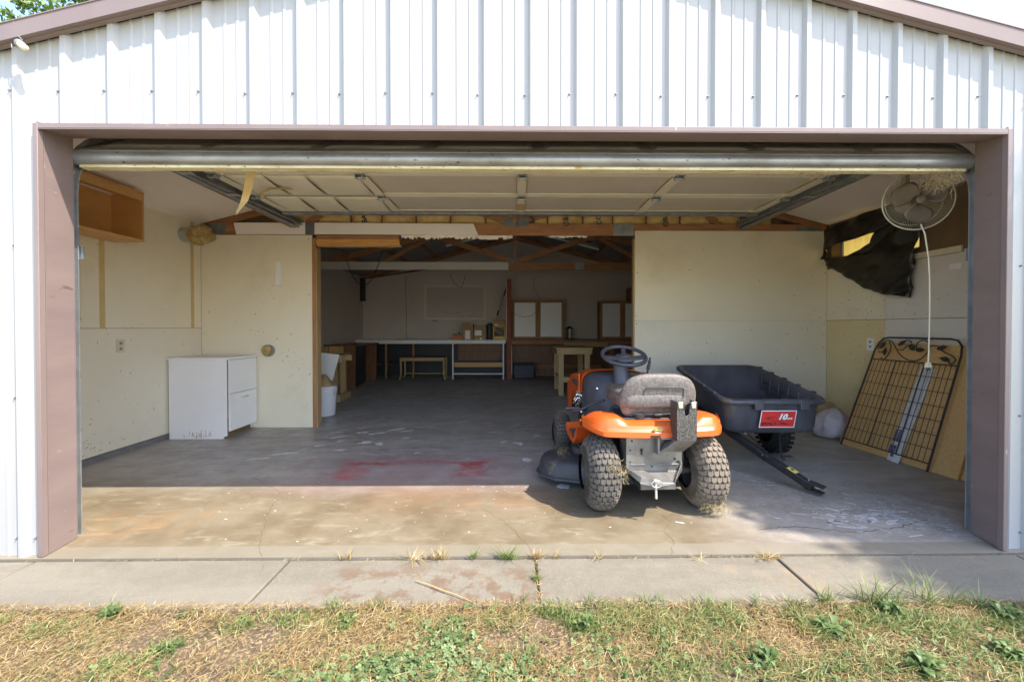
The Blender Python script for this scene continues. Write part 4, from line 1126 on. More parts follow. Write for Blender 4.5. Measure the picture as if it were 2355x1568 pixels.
# hood: rounded orange bonnet with open engine bay on its side
def hring(y, hw, z0, z1):
    hw *= .95
    pts = []
    for t in [i / 16 for i in range(17)]:
        a = math.pi * (1 - t)
        pts.append((hw * math.copysign(abs(math.cos(a)) ** .45, math.cos(a)), y, z0 + (z1 - z0) * abs(math.sin(a)) ** .5))
    return [(-hw, y, z0)] + pts + [(hw, y, z0)]
m = MB()
m.loft([hring(.84, .285, .60, .770), hring(.87, .300, .60, .775), hring(1.0, .305, .58, .770), hring(1.2, .305, .50, .750), hring(1.38, .295, .35, .71), hring(1.47, .26, .32, .64), hring(1.50, .20, .35, .55)], cap=(False, True))
hood = mb(m, 'hood', 'orange', smooth=True, angle=60)
# side panel behind the wheel arch, sweeping down and forward
for s in (-1, 1):
    m = MB(); prf = [(.845, .60), (.845, .745), (1.0, .735), (1.2, .70), (1.40, .60), (1.40, .35), (1.25, .36), (1.23, .45), (1.17, .53), (1.08, .575), (.96, .60)]
    m.prism([(s * .287, y, z) for y, z in prf], (s * .012, 0, 0)); mb(m, 'side_panel', 'orange', hood)
    mb(MB().prism([(s * .300, y, z) for y, z in ((.87, .635), (.87, .675), (.89, .682), (1.10, .676), (1.13, .66), (1.12, .638))], (s * .006, 0, 0)), 'side_vent', 'greyplastic', hood, bevel=.003)
eng = MB().box((-.20, .92, .36), (.20, 1.28, .56)).lathe([(.11, 0), (.13, .03), (.13, .10), (.09, .13), (.001, .135)], 20, Matrix.Translation((0, 1.1, .54)))
e_ = mb(eng, 'engine', 'black', bevel=.01)
m = MB(); random.seed(2)
for k in range(9):
    y, z = random.uniform(.90, 1.15), random.uniform(.40, .56)
    m.tube([(-.20, y, z), (-.26, y + .02, z + random.uniform(-.02, .02)), (-.28, y + random.uniform(-.06, .06), z - .04)], random.choice((.005, .009, .014)), 8)
m.lathe([(.02, 0), (.02, .05), (.008, .06)], 12, Matrix.Translation((-.22, .98, .50)) @ Matrix.Rotation(R(-90), 4, 'Y'))
mb(m, 'carburettor', 'chrome', e_, smooth=True)
# frame rails, rear plate
mb(MB().box((-.19, -.05, .22), (-.17, 1.4, .40)).box((.17, -.05, .22), (.19, 1.4, .40)).box((-.19, 0, .38), (.19, 1.3, .40)), 'frame_rails', 'black', bevel=.003)
rp = mb(MB().box((-.205, -.150, .275), (.135, -.146, .500)).box((-.205, -.150, .275), (-.201, -.02, .50)).box((.131, -.150, .275), (.135, -.02, .50))
        .prism([(-.205, -.150, .278), (-.15, -.235, .240), (.05, -.245, .236), (.135, -.150, .278)], (0, .002, -.005)).box((-.18, -.156, .31), (.11, -.15, .318)), 'rear_plate', 'steelplate', bevel=.002)
mb(MB().prism([(-.15, -.237, .240), (-.205, -.15, .278), (-.205, -.15, .300), (-.14, -.235, .268)], (.004, 0, 0)).prism([(.05, -.247, .236), (.135, -.15, .278), (.135, -.15, .325), (.06, -.245, .262)], (-.004, 0, 0)).prism([(-.15, -.238, .240), (.05, -.247, .236), (.05, -.247, .230), (-.06, -.25, .215), (-.15, -.238, .232)], (0, .004, 0)), 'hitch_plate', 'steelplate', bevel=.001)
for x, z, r in ((-.17, .48, .006), (-.17, .455, .006), (-.18, .40, .005), (-.18, .33, .005), (-.05, .485, .008), (.09, .345, .008), (.11, .325, .012), (-.05, .30, .005), (.02, .47, .005)):
    mb(MB().lathe([(r, 0), (r, .003)], 10, Matrix.Translation((x, -.1492, z)) @ Matrix.Rotation(R(90), 4, 'X')), 'punched_hole', 'darkgap', rp)
mb(MB().lathe([(.010, 0), (.010, .003)], 12, Matrix.Translation((-.112, -.1492, .400)) @ Matrix.Rotation(R(90), 4, 'X')).box((-.117, -.1525, .372), (-.107, -.1495, .405)), 'punched_hole', 'darkgap', rp)
# hitch pin with ring
px, pyy = -.062, -.248
mb(MB().tube([(px, pyy, .245), (px + .002, pyy, .15)], [.0065, .0065], 10).lathe([(.012, .0), (.012, .012)], 10, Matrix.Translation((px, pyy, .245))), 'hitch_pin', 'ivory', smooth=True)
mb(MB().tube([(px + .03 * math.cos(t), pyy - .014, .238 + .019 * math.sin(t)) for t in [2 * math.pi * i / 24 for i in range(24)]], .0035, 8, True), 'pin_ring', 'chrome', smooth=True)
# hammered black weight bracket with a forked top
bx0, bx1, by = .052, .172, -.262
fork = [(bx0, .480), (bx1, .480), (bx1, .705), (bx1 - .040, .705), (bx1 - .045, .66), (bx1 - .050, .632), (bx1 - .0635, .622), (bx0 + .050, .632), (bx0 + .045, .66), (bx0 + .040, .705), (bx0, .705)]
m = MB().prism([(x, by, z) for x, z in fork], (0, .008, 0)).box((bx0, by, .48), (bx0 + .006, by + .09, .705)).box((bx1 - .006, by, .48), (bx1, by + .09, .705)).box((bx0, by + .082, .48), (bx1, by + .09, .68))
br = mb(m, 'hitch_bracket', 'hammered', bevel=.003)
for xa in (bx0 + .008, bx1 - .036): mb(MB().box((xa, by - .006, .668), (xa + .028, by, .706)), 'fork_tip', 'chrome', br, bevel=.005)
mb(MB().loft([[(bx0, by, .482), (bx1, by, .482), (bx1, by + .08, .482), (bx0, by + .08, .482)], [(bx0 - .075, by + .055, .405), (bx1 - .055, by + .055, .405), (bx1 - .055, by + .10, .40), (bx0 - .075, by + .10, .40)]]), 'bracket_arm', 'steelplate', br, bevel=.003)
mb(MB().box((bx0 - .085, -.20, .385), (bx0 - .070, -.152, .50)).box((bx0 - .07, -.21, .475), (bx0 + .0, -.152, .485)), 'bracket_flange', 'steelplate', br, bevel=.003)
# levers on the right
mb(MB().tube([(.26, .26, .60), (.30, .22, .69), (.315, .20, .755)], .006, 8), 'blade_lever', 'steelplate', smooth=True)
mb(MB().rbox((.318, .20, .765), (.042, .04, .036), 2.5), 'lever_knob', 'white_lam', smooth=True)
mb(MB().box((.27, .27, .75), (.295, .30, .79)), 'lever_guard', 'red_orange', bevel=.004)
mb(MB().tube([(.13, .50, .60), (.155, .49, .80), (.162, .485, .845)], .008, 8).tube([(.157, .488, .815), (.168, .483, .880)], [.015, .011], 8).tube([(.167, .483, .88), (.170, .482, .905)], .007, 8), 'shift_lever', 'black', smooth=True)
# cutting deck
m = MB(); loops = []
def dk(s, z, ox=0):
    base = [(-.64, .42), (-.66, .51), (-.63, .61), (-.55, .69), (-.40, .75), (-.1, .79), (.15, .79), (.36, .75), (.46, .66), (.48, .54), (.46, .40), (.38, .30), (.2, .25), (-.1, .24), (-.38, .26), (-.55, .32)]
    return [(-.08 + (x + .08) * s, .52 + (y - .52) * s, z) for x, y in base]
m.loft([dk(1, .055), dk(1.01, .06), dk(1.0, .085), dk(.99, .13), dk(.965, .165), dk(.90, .185), dk(.62, .195), dk(.3, .20)])
dkk = mb(m, 'cutting_deck', 'deck', smooth=True, angle=45)
mb(MB().loft([dk(1.03, .050), dk(1.04, .06), dk(1.03, .068)]), 'deck_rim', 'deck', dkk)
mb(MB().lathe([(.07, .18), (.07, .23), (.05, .245), (.02, .25)], 20, Matrix.Translation((-.34, .52, 0))).lathe([(.022, .16), (.022, .30)], 12, Matrix.Translation((-.30, .68, 0))).box((-.37, .42, .19), (-.31, .56, .27)), 'belt_cover', 'deck', dkk, bevel=.006)
mb(MB().tube([(-.36, .74, .18), (-.34, .78, .28), (-.28, .80, .38)], .012, 8), 'deck_link', 'black')
for nme, c, sp, n, sd in (('grass_clippings', (-.475, .53, .190), (.03, .06, .004), 260, 5), ('grass_clippings', (-.275, -.222, .30), (.035, .006, .028), 150, 6), ('grass_clippings', (.33, -.185, .060), (.042, .012, .018), 240, 7), ('grass_clippings', (-.385, 1.19, .358), (.035, .02, .003), 50, 9)):
    o = straw_clump(nme, n, MW @ Vector(c), sp, .042, .0008, 'straw', mw, seed=sd, bend=.9)
    tag(o, kind='stuff')

# ------------------------------------------------------------------ dump cart
ct = thing('dump_cart', 'grey black poly dump cart with red label tipped onto its drawbar', 'cart', (2.0, 3.7, 0))
SL = .178
def tubz(y, base): return base + SL * (y - 3.14)
def rrect(x0, x1, y0, y1, r, zf, n=5):
    out = []
    for cx, cy, a0 in ((x1 - r, y1 - r, 0), (x0 + r, y1 - r, 90), (x0 + r, y0 + r, 180), (x1 - r, y0 + r, 270)):
        for i in range(n + 1):
            a = R(a0 + 90 * i / n); out.append((cx + r * math.cos(a), cy + r * math.sin(a)))
    return [(x, y, zf(y)) for x, y in out]
X0, X1, Y0, Y1 = 1.598, 2.415, 3.14, 4.15
top = lambda y: tubz(y, .565)
outer = [rrect(X0 + .10, X1 - .08, Y0 + .10, Y1 - .30, .09, lambda y: tubz(y, .285)), rrect(X0 + .075, X1 - .055, Y0 + .075, Y1 - .26, .09, lambda y: tubz(y, .300)), rrect(X0 + .06, X1 - .045, Y0 + .058, Y1 - .22, .08, lambda y: tubz(y, .34)),
         rrect(X0 + .035, X1 - .035, Y0 + .035, Y1 - .06, .08, lambda y: tubz(y, .535)), rrect(X0 + .004, X1 - .004, Y0 + .004, Y1, .09, lambda y: tubz(y, .540)), rrect(X0, X1, Y0, Y1, .09, lambda y: tubz(y, .548)),
         rrect(X0, X1, Y0, Y1, .09, lambda y: tubz(y, .566)), rrect(X0 + .008, X1 - .008, Y0 + .008, Y1 - .008, .085, lambda y: tubz(y, .576)), rrect(X0 + .03, X1 - .03, Y0 + .03, Y1 - .04, .08, lambda y: tubz(y, .576)),
         rrect(X0 + .042, X1 - .042, Y0 + .042, Y1 - .06, .08, lambda y: tubz(y, .56)), rrect(X0 + .065, X1 - .055, Y0 + .065, Y1 - .22, .08, lambda y: tubz(y, .36)), rrect(X0 + .085, X1 - .07, Y0 + .085, Y1 - .28, .08, lambda y: tubz(y, .315)),
         rrect(X0 + .13, X1 - .12, Y0 + .13, Y1 - .34, .07, lambda y: tubz(y, .305))]
tub = MB().loft(outer).build('tub', 'poly_cart', ct, smooth=True, angle=70)
m = MB()
for i in range(6):          # vertical stiffening ribs inside right and left walls
    y = 3.30 + i * .125
    for xa, xb, s in ((X1 - .05, X1 - .066, -1), (X0 + .05, X0 + .072, 1)):
        m.bar((xa + s * .004, y, tubz(y, .55)), (xb + s * .004, y, tubz(y, .40)), .012, .010)
m.build('tub_rib', 'poly_cart', ct, bevel=.003)
m = MB()
for z in (.42, .48): m.bar((X1 - .056, 3.25, tubz(3.25, z)), (X1 - .056, 3.95, tubz(3.95, z)), .006, .006)
m.build('tub_crease', 'poly_cart', ct)
m = MB()
for i in range(5):
    for x in (X0 + .005, X1 - .005): m.box((x - .012, 3.3 + i * .18, tubz(3.3 + i * .18, .572)), (x + .012, 3.34 + i * .18, tubz(3.32 + i * .18, .586)))
m.build('rim_clip', 'poly_cart', ct, bevel=.003)
for x in (1.865, 2.215):
    MB().box((x - .035, Y0 - .006, .500), (x + .035, Y0 + .03, .578)).box((x - .04, Y0 + .002, .56), (x + .04, Y0 + .03, .582)).build('latch_clip', 'poly_cart', ct, bevel=.005)
# label on the front wall; slightly skewed plate
LO = Vector((2.018, 3.158, .430)); up_ = Vector((.0, -.075, 1)).normalized(); rt_ = Vector((1, 0, 0)); fw_ = rt_.cross(up_)
if fw_.y > 0: fw_ = -fw_
def lp(a, b, d=0): return LO + rt_ * (a + b * .12) + up_ * b + fw_ * d
def plate_(w, h, d, t, nm, mt_): return MB().prism([lp(-w, -h, d), lp(w, -h, d), lp(w, h, d), lp(-w, h, d)], fw_ * t).build(nm, mt_, ct)
plate_(.136, .066, 0, .003, 'label', 'label_white'); lb = plate_(.130, .060, .0032, .0006, 'label', 'label_red')
LM = frame(LO, rt_, up_)
def LT(a, b, d): q = LM.copy(); q.translation = lp(a, b, d); return q
text('label_lettering', 'BRINLY', .033, LT(-.066, -.037, .0045), 'label_dark', ct, ext=.0002, sx=1.1, bold=.0012)
text('label_lettering', '10', .058, LT(.028, .016, .0062), 'label_white', ct, ext=.0002, sx=1.15, shear=.35, bold=.0035)
text('label_shadow', '10', .058, LT(.032, .013, .0050), 'label_dark', ct, ext=.0002, sx=1.15, shear=.35, bold=.0055)
MB().prism([lp(.066, -.002, .005), lp(.106, -.002, .005), lp(.110, .010, .005), lp(.074, .010, .005)], fw_ * .0006).build('label_print', 'label_white', ct)
text('label_lettering', 'cu.ft', .011, LT(.090, .004, .0062), 'label_dark', ct, ext=.0002, bold=.0002)
def swoosh(pts):
    m = MB(); n = len(pts); vs = []
    for (a, b, w) in pts: vs += [lp(a, b + w, .0044), lp(a, b - w, .0044)]
    m.add(vs, [(2 * i, 2 * i + 1, 2 * i + 3, 2 * i + 2) for i in range(n - 1)]); m.build('label_print', 'label_dark', ct)
swoosh([(-.10, .005, .0005), (-.085, .007, .003), (-.07, .011, .003), (-.045, .015, .002), (-.02, .015, .001)])
swoosh([(-.098, .004, .0005), (-.08, .003, .002), (-.05, -.006, .0025), (-.02, -.015, .001)])
swoosh([(-.005, -.006, .0008), (.01, -.018, .002), (.035, -.030, .003), (.06, -.036, .004), (.09, -.0385, .0004)])
swoosh([(-.015, -.040, .0018), (.03, -.040, .002), (.06, -.0385, .002), (.10, -.0385, .0003)])
# chassis
def cw(x, y, side):
    mt = Matrix.Translation((x, y, .20)) @ Matrix.Rotation(R(90), 4, 'Y')
    prof = []
    for i in range(13):
        t = -1 + i / 6; prof.append((.20 - .09 * abs(t) ** 3.2, t * .075))
    ty = MB().lathe(prof, 36, mt, cap=False).build('wheel', 'rubber_black', ct, smooth=True)
    k = MB()
    for i in range(26):
        a = 2 * math.pi * i / 26
        for u in (-.045, 0, .045): k.add([mt @ Vector((rr * math.cos(a + da), rr * math.sin(a + da), u + du)) for rr in (.196, .205) for da, du in ((-.07, -.018), (.07, -.018), (.07, .018), (-.07, .018))], [(4, 5, 6, 7), (0, 1, 5, 4), (1, 2, 6, 5), (2, 3, 7, 6), (3, 0, 4, 7)])
    tag(k.build('tread', 'rubber_black', ty), kind='stuff')
    MB().lathe([(.11, side * .06), (.10, side * .05), (.04, side * .03), (.035, side * .07), (.001, side * .075)], 24, mt, cap=False).build('rim', 'black', ty, smooth=True)
cw(2.36, 3.76, 1); cw(1.66, 3.76, -1)
MB().tube([(1.62, 3.76, .20), (2.40, 3.76, .20)], .014, 10).build('axle', 'black', ct)
for x in (1.75, 2.25): MB().bar((x, 3.76, .20), (x, 3.72, .39), .03, .006, up=(0, 1, 0)).build('axle_bracket', 'black', ct)
tg = MB().bar((1.72, 3.40, .31), (1.885, 3.05, .16), .055, .05).bar((1.885, 3.055, .162), (2.030, 2.80, .045), .055, .05).build('drawbar', 'black', ct, bevel=.006)
MB().bar((2.015, 2.825, .078), (2.075, 2.745, .060), .075, .006).bar((2.01, 2.83, .034), (2.065, 2.745, .020), .070, .006).build('hitch_clevis', 'black', ct, bevel=.002)
MB().lathe([(.008, 0), (.008, .01), (.001, .012)], 8, Matrix.Translation((2.020, 2.822, .083))).lathe([(.006, 0), (.006, .01)], 8, Matrix.Translation((1.85, 3.07, .178))).build('bolt', 'chrome', ct)
MB().bar((1.955, 2.935, .1355), (1.983, 2.885, .1125), .048, .003).build('warning_label', 'label_yellow', ct)
MB().bar((1.964, 2.921, .1315), (1.972, 2.905, .1245), .020, .002).build('label_print', 'ink', ct)
MB().bar((1.83, 3.22, .30), (1.90, 3.02, .165), .012, .004).bar((2.085, 3.24, .30), (1.965, 3.03, .19), .012, .004).build('brace', 'black', ct)
MB().bar((1.93, 2.99, .135), (1.955, 3.02, .185), .03, .012).box((1.95, 2.99, .183), (2.03, 3.03, .192)).bar((1.955, 3.03, .13), (1.975, 3.01, .185), .02, .02).build('foot_latch', 'black', ct, bevel=.002)
for x in (1.80, 2.085): MB().lathe([(.005, 0), (.005, .006)], 8, Matrix.Translation((x, 3.215, .307)) @ Matrix.Rotation(R(90), 4, 'X')).build('bolt', 'chrome', ct)
# ------------------------------------------------------------------ white base cabinet in the left corner
cb = thing('base_cabinet', 'white laminate base cabinet with one drawer standing in the left corner', 'cabinet', (-3.18, 4.45, 0))
MB().prism([(-3.474, 4.245, .0), (-2.935, 4.245, .0), (-2.935, 4.245, .02), (-2.893, 4.245, .03), (-2.893, 4.245, .800), (-3.474, 4.245, .800)], (0, .018, 0)).build('side_panel', 'white_lam', cb, bevel=.001)
box('back_panel', (-3.474, 4.264, .03), (-3.46, 4.70, .80), 'white_lam', cb); box('far_side_panel', (-3.46, 4.69, .03), (-2.893, 4.70, .80), 'white_lam', cb)
box('interior_panel', (-3.45, 4.265, .10), (-2.93, 4.69, .12), 'osb', cb)
box('edge_band', (-2.8925, 4.245, .03), (-2.8905, 4.258, .80), 'cardboard', cb)
box('drawer_front', (-2.890, 4.262, .455), (-2.872, 4.698, .795), 'white_lam', cb, bevel=.001)
df = box('door_front', (-2.890, 4.262, .075), (-2.872, 4.698, .450), 'white_lam', cb, bevel=.001)
MB().tube([(-2.872, 4.44, .395), (-2.85, 4.44, .395), (-2.85, 4.52, .395), (-2.872, 4.52, .395)], .005, 8).build('handle', 'chrome', df, smooth=True)
box('worktop', (-3.495, 4.225, .801), (-2.86, 4.712, .823), 'white_lam', cb, bevel=.002)
box('toe_kick', (-2.96, 4.262, .0), (-2.94, 4.69, .07), 'osb', cb)
m = MB(); random.seed(12)
for _ in range(34):
    x = random.gauss(-3.22, .08); z = random.uniform(.005, .05); h = random.uniform(.01, .05)
    m.add([(x, 4.2438, z), (x + .004, 4.2438, z), (x + .005, 4.2438, z + h), (x + .001, 4.2438, z + h * .9)], [(0, 1, 2, 3)])
tag(m.build('chipped_edge', 'cardboard', cb), kind='stuff')
# ------------------------------------------------------------------ open plywood box high on the left wall
sh = thing('wall_cupboard', 'open honey plywood cupboard box mounted high on the left wall', 'cupboard', (-3.4, 3.0, 2.08))
x0, x1, y0, y1, z0, z1 = LX + .001, -3.225, 2.35, 3.70, 1.87, 2.335
box('bottom_board', (x0, y0, z0), (x1, y1, z0 + .018), 'plywood', sh, bevel=.001); box('top_board', (x0, y0, z1 - .05), (x1, y1, z1 - .035), 'plywood', sh)
box('end_board', (x0, y1 - .018, z0 + .0185), (x1 - .001, y1, z1 - .051), 'plywood', sh, bevel=.001); box('end_board', (x0, y0, z0 + .0185), (x1 - .001, y0 + .018, z1 - .051), 'plywood', sh)
box('back_board', (x0, y0 + .019, z0 + .0185), (x0 + .006, y1 - .019, z1 - .051), 'plywood', sh); box('front_rail', (x1 - .018, y0 + .019, z1 - .11), (x1 - .0015, y1 - .019, z1 - .052), 'plywood', sh)
# vent stub with insulation
vt = thing('vent_duct', 'stub of metal vent duct stuffed with brown insulation on left wall', 'duct', (-3.5, 4.45, 2.1))
MB().tube([(-3.49, 4.48, 2.11), (-3.36, 4.45, 2.105)], .075, 24).build('duct_pipe', 'galv', vt, smooth=True)
m = MB(); m.rbox((-3.28, 4.43, 2.09), (.22, .19, .20), 2.2, 26, 20)
m.v = [tuple(Vector(p) + (Vector(p) - Vector((-3.28, 4.43, 2.09))) * (.35 * mn.noise(Vector(p) * 14) + .18 * mn.noise(Vector(p) * 34))) for p in m.v]
m.build('insulation_plug', 'fibre', vt, smooth=True, angle=180)
# sockets
def socket(nm, lo, hi, ax, lab, plate_m='ivory'):
    t = thing(nm, lab, 'socket', lo)
    b = box('cover_plate', lo, hi, plate_m, t, bevel=.001)
    c = (Vector(lo) + Vector(hi)) / 2
    for dz in (-.024, .024):
        m = MB()
        if ax == 'x+': m.box((hi[0], c.y - .014, c.z + dz - .012), (hi[0] + .0015, c.y + .014, c.z + dz + .012))
        elif ax == 'x-': m.box((lo[0] - .0015, c.y - .014, c.z + dz - .012), (lo[0], c.y + .014, c.z + dz + .012))
        else: m.box((c.x - .014, lo[1] - .0015, c.z + dz - .012), (c.x + .014, lo[1], c.z + dz + .012))
        m.build('receptacle', 'galv_dull', t)
    return t
socket('wall_socket', (LX - .0, 3.72, .905), (LX + .006, 3.80, 1.02), 'x+', 'grey beige socket plate on the left wall before the white cabinet')
socket('wall_socket', (RX - .006, 4.10, .90), (RX, 4.18, 1.02), 'x-', 'white socket plate on the yellow board behind the leaning trellis', 'white_lam')
socket('wall_socket', (-2.66, BY - .006, 1.05), (-2.58, BY, 1.17), 'y', 'dim socket plate on the back wall above the left bench end')
socket('wall_socket', (-1.44, BY - .006, 1.05), (-1.36, BY, 1.17), 'y', 'dim socket plate on the back wall under the pegboard')
socket('wall_socket', (1.44, BY - .006, 1.02), (1.52, BY, 1.14), 'y', 'dim socket plate on the back wall right of the lantern')
# bracket and pipe hole on the partition
wb = thing('wall_bracket', 'thin white plastic holder screwed on the left partition board', 'bracket', (-2.63, PY_, 1.58))
MB().box((-2.662, PY_ - .008, 1.60), (-2.605, PY_, 1.865)).box((-2.612, PY_ - .014, 1.60), (-2.603, PY_ - .008, 1.865)).box((-2.668, PY_ - .014, 1.60), (-2.660, PY_ - .008, 1.76)).build('back_strip', 'white_lam', wb, bevel=.002)
MB().box((-2.71, PY_ - .045, 1.588), (-2.61, PY_, 1.599)).build('ledge', 'white_lam', wb, bevel=.002)
ph = thing('pipe_stub', 'round pipe hole with torn brown insulation in the left partition board', 'pipe', (-2.75, PY_, .868))
MB().tube([(-2.748, PY_ - .03, .868), (-2.75, PY_ + .01, .868)], .066, 24).build('pipe', 'galv_dull', ph, smooth=True)
m = MB().rbox((-2.757, PY_ - .035, .872), (.105, .03, .12), 2.1, 20, 14); m.v = [tuple(Vector(p) + Vector((0, -1, 0)) * (.02 * abs(mn.noise(Vector(p) * 40)))) for p in m.v]
m.build('insulation_plug', 'fibre', ph, smooth=True, angle=180)
# ------------------------------------------------------------------ bucket with paper sack
bk = thing('plastic_bucket', 'white plastic bucket holding a brown paper bag beside the partition stud', 'bucket', (-2.44, 5.42, 0))
BM = Matrix.Translation((-2.44, 5.42, 0))
MB().lathe([(.01, .003), (.125, .0), (.130, .006), (.145, .30), (.150, .302), (.150, .315), (.146, .318), (.147, .340), (.152, .342), (.152, .352), (.148, .356), (.150, .372), (.146, .376), (.140, .370), (.125, .02), (.01, .015)], 40, BM, cap=False).build('pail', 'white_plastic', bk, smooth=True, angle=40)
MB().tube(arc((-2.30, 5.36, .30), .035, R(100), R(300), 12, (0, -.5, .0), (0, 0, 1)), .003, 6).build('handle', 'darkwood', bk)
sk = thing('paper_bag', 'crumpled brown paper bag poking out of the white bucket', 'bag', (-2.44, 5.42, .36))
m = MB(); loops = []; random.seed(31)
for z, r in ((.30, .12), (.36, .128), (.40, .115), (.45, .08), (.49, .05), (.515, .02)):
    loops.append([(-2.455 + .0 + r * math.cos(t) * (1 + .22 * mn.noise(Vector((t * 2, z * 14, 0)))), 5.42 + r * math.sin(t) * (1 + .22 * mn.noise(Vector((t * 2, z * 14, 5)))), z + .02 * mn.noise(Vector((t * 3, z * 9, 3)))) for t in [2 * math.pi * i / 18 for i in range(18)]])
m.loft(loops); m.build('bag_body', 'cardboard', sk)
wp = MB().prism([(-2.62, 5.62, .38), (-2.42, 5.60, .42), (-2.325, 5.60, .765), (-2.60, 5.62, .79)], (0, .012, 0)).build('board_offcut', 'white_lam')
tag(wp, 'white board offcut leaning behind the bucket by the stud', 'board')
# sawhorse style bench end
wbn = thing('lumber_workbench', 'rough lumber workbench end behind the white bucket', 'workbench', (-3.0, 6.5, 0))
MB().bar((-3.48, 6.15, .64), (-2.62, 6.42, .64), .04, .10).build('apron', 'pine', wbn, bevel=.003)
MB().bar((-3.48, 6.55, .64), (-2.62, 6.80, .64), .04, .09).build('apron', 'pine', wbn, bevel=.003)
MB().box((-3.48, 6.18, .692), (-2.64, 6.78, .71)).build('bench_top', 'pine', wbn, bevel=.003)
MB().bar((-2.73, 6.40, 0), (-2.73, 6.40, .60), .09, .045, up=(0, 1, 0)).build('leg', 'pine_v', wbn, bevel=.003)
MB().bar((-2.73, 6.72, 0), (-2.73, 6.72, .60), .09, .045, up=(0, 1, 0)).build('leg', 'pine_v', wbn, bevel=.003)
MB().bar((-3.4, 6.35, 0), (-3.4, 6.35, .60), .09, .045, up=(0, 1, 0)).build('leg', 'pine_v', wbn, bevel=.003)
MB().box((-2.79, 6.33, .0), (-2.62, 6.40, .11)).box((-2.69, 6.39, .0), (-2.64, 6.80, .10)).build('foot_block', 'pine', wbn, bevel=.003)
pb = thing('stacked_boards', 'upright pale boards stacked behind the lumber workbench', 'boards', (-3.0, 7.0, .7))
for i, (x, w, m_) in enumerate(((-3.30, .14, 'pine_v'), (-3.15, .16, 'plywood'), (-2.985, .07, 'pine_v'))):
    box('board', (x, 7.15 + i * .01, .02), (x + w, 7.19 + i * .01, .80), m_, pb, bevel=.002)
# brown desk cabinet
dk_ = thing('desk', 'dark brown wooden desk with drawers against the far left wall', 'desk', (-3.2, 8.1, 0))
box('side_panel', (-3.48, 7.74, 0), (-2.92, 7.765, .775), 'darkwood', dk_, bevel=.003); box('side_panel', (-3.48, 8.92, 0), (-2.92, 8.945, .775), 'darkwood', dk_)
box('desktop', (-3.49, 7.70, .776), (-2.88, 8.98, .80), 'darkwood', dk_, bevel=.003)
for i in range(3):
    d = box('drawer_front', (-2.945, 7.78, .06 + i * .235), (-2.925, 8.30, .285 + i * .235), 'black', dk_, bevel=.003)
    MB().tube([(-2.925, 8.0, .18 + i * .235), (-2.905, 8.0, .18 + i * .235), (-2.905, 8.1, .18 + i * .235), (-2.925, 8.1, .18 + i * .235)], .004, 6).build('handle', 'chrome', d)
box('carcass', (-3.47, 7.768, .03), (-2.95, 8.30, .77), 'black', dk_)
# ------------------------------------------------------------------ long benches along the back wall
lb_ = thing('long_workbench', 'long white topped workbench along the back wall left of the post', 'workbench', (-1.8, 9.4, 0))
box('bench_top', (-3.44, 9.08, .822), (-.165, BY - .002, .852), 'white_lam', lb_, bevel=.004)
box('front_rail', (-3.42, 9.083, .770), (-.170, 9.10, .8215), 'white_lam', lb_, bevel=.003)
for x in (-1.32, -.22): box('leg', (x - .014, 9.10, 0), (x + .014, 9.13, .769), 'white_lam', lb_)
for x in (-3.1, -2.80, -2.20): box('leg', (x - .02, 9.2, 0), (x + .02, 9.24, .769), 'lumber_v', lb_)
box('lower_shelf', (-1.29, 9.13, .26), (-.24, 9.7, .28), 'plywood', lb_); box('lower_rail', (-1.30, 9.12, .10), (-.23, 9.14, .125), 'white_lam', lb_); box('lower_rail', (-1.29, 9.115, .28), (-.24, 9.13, .36), 'plywood', lb_)
for z in (.36, .58): box('back_boarding', (-1.28, 9.66, z + .002), (-.24, 9.68, z + .215), 'darkwood', lb_)
box('lower_shelf', (-3.3, 9.25, .30), (-2.7, 9.7, .32), 'darkwood', lb_)
box('back_panel', (-3.46, 9.70, .0), (-.06, 9.74, .80), 'black', lb_)  # black sheet added to darken the space under the bench
st = thing('long_stool', 'pale cream bench stool with curved legs under the long workbench', 'stool', (-2.0, 9.2, 0))
box('seat_rail', (-2.44, 8.98, .40), (-1.48, 9.02, .475), 'pine', st, bevel=.008); box('seat_rail', (-2.44, 9.32, .40), (-1.48, 9.36, .475), 'pine', st, bevel=.008)
box('seat_top', (-2.43, 8.99, .4752), (-1.49, 9.35, .482), 'darkwood', st)
for x, s in ((-2.42, -1), (-1.50, 1)):
    for y in (9.0, 9.34): MB().tube([(x, y, .42), (x, y, .25), (x, y, .08), (x + s * .02, y, .03), (x + s * .045, y, .0)], [.026, .022, .02, .02, .018], 8).build('leg', 'pine', st, smooth=True)
box('lower_rail', (-2.40, 9.33, .09), (-1.52, 9.35, .11), 'pine', st)
rb = thing('brown_workbench', 'brown wooden workbench along the back wall right of the post', 'workbench', (1.8, 9.4, 0))
box('bench_top', (-.04, 9.08, .835), (RX - .02, BY - .002, .858), 'darkwood', rb, bevel=.003)
box('front_rail', (-.04, 9.10, .755), (RX - .02, 9.14, .834), 'lumber', rb, bevel=.003); box('front_rail', (1.1, 9.06, .70), (2.05, 9.099, .80), 'pine', rb, bevel=.003)
for x in (2.10, 2.9): box('leg', (x, 9.12, 0), (x + .09, 9.16, .754), 'lumber_v', rb)
for z in (.30, .53): box('back_boarding', (-.02, 9.64, z), (2.0, 9.66, z + .226), 'darkwood', rb)
box('back_panel', (-.04, 9.70, .0), (RX - .02, 9.74, .80), 'darkwood', rb)
box('lower_shelf', (.4, 9.5, .20), (2.0, 9.63, .29), 'lumber', rb)
po = thing('support_post', 'brown square timber post dividing the two benches in the back room', 'post', (-.08, 9.05, 0))
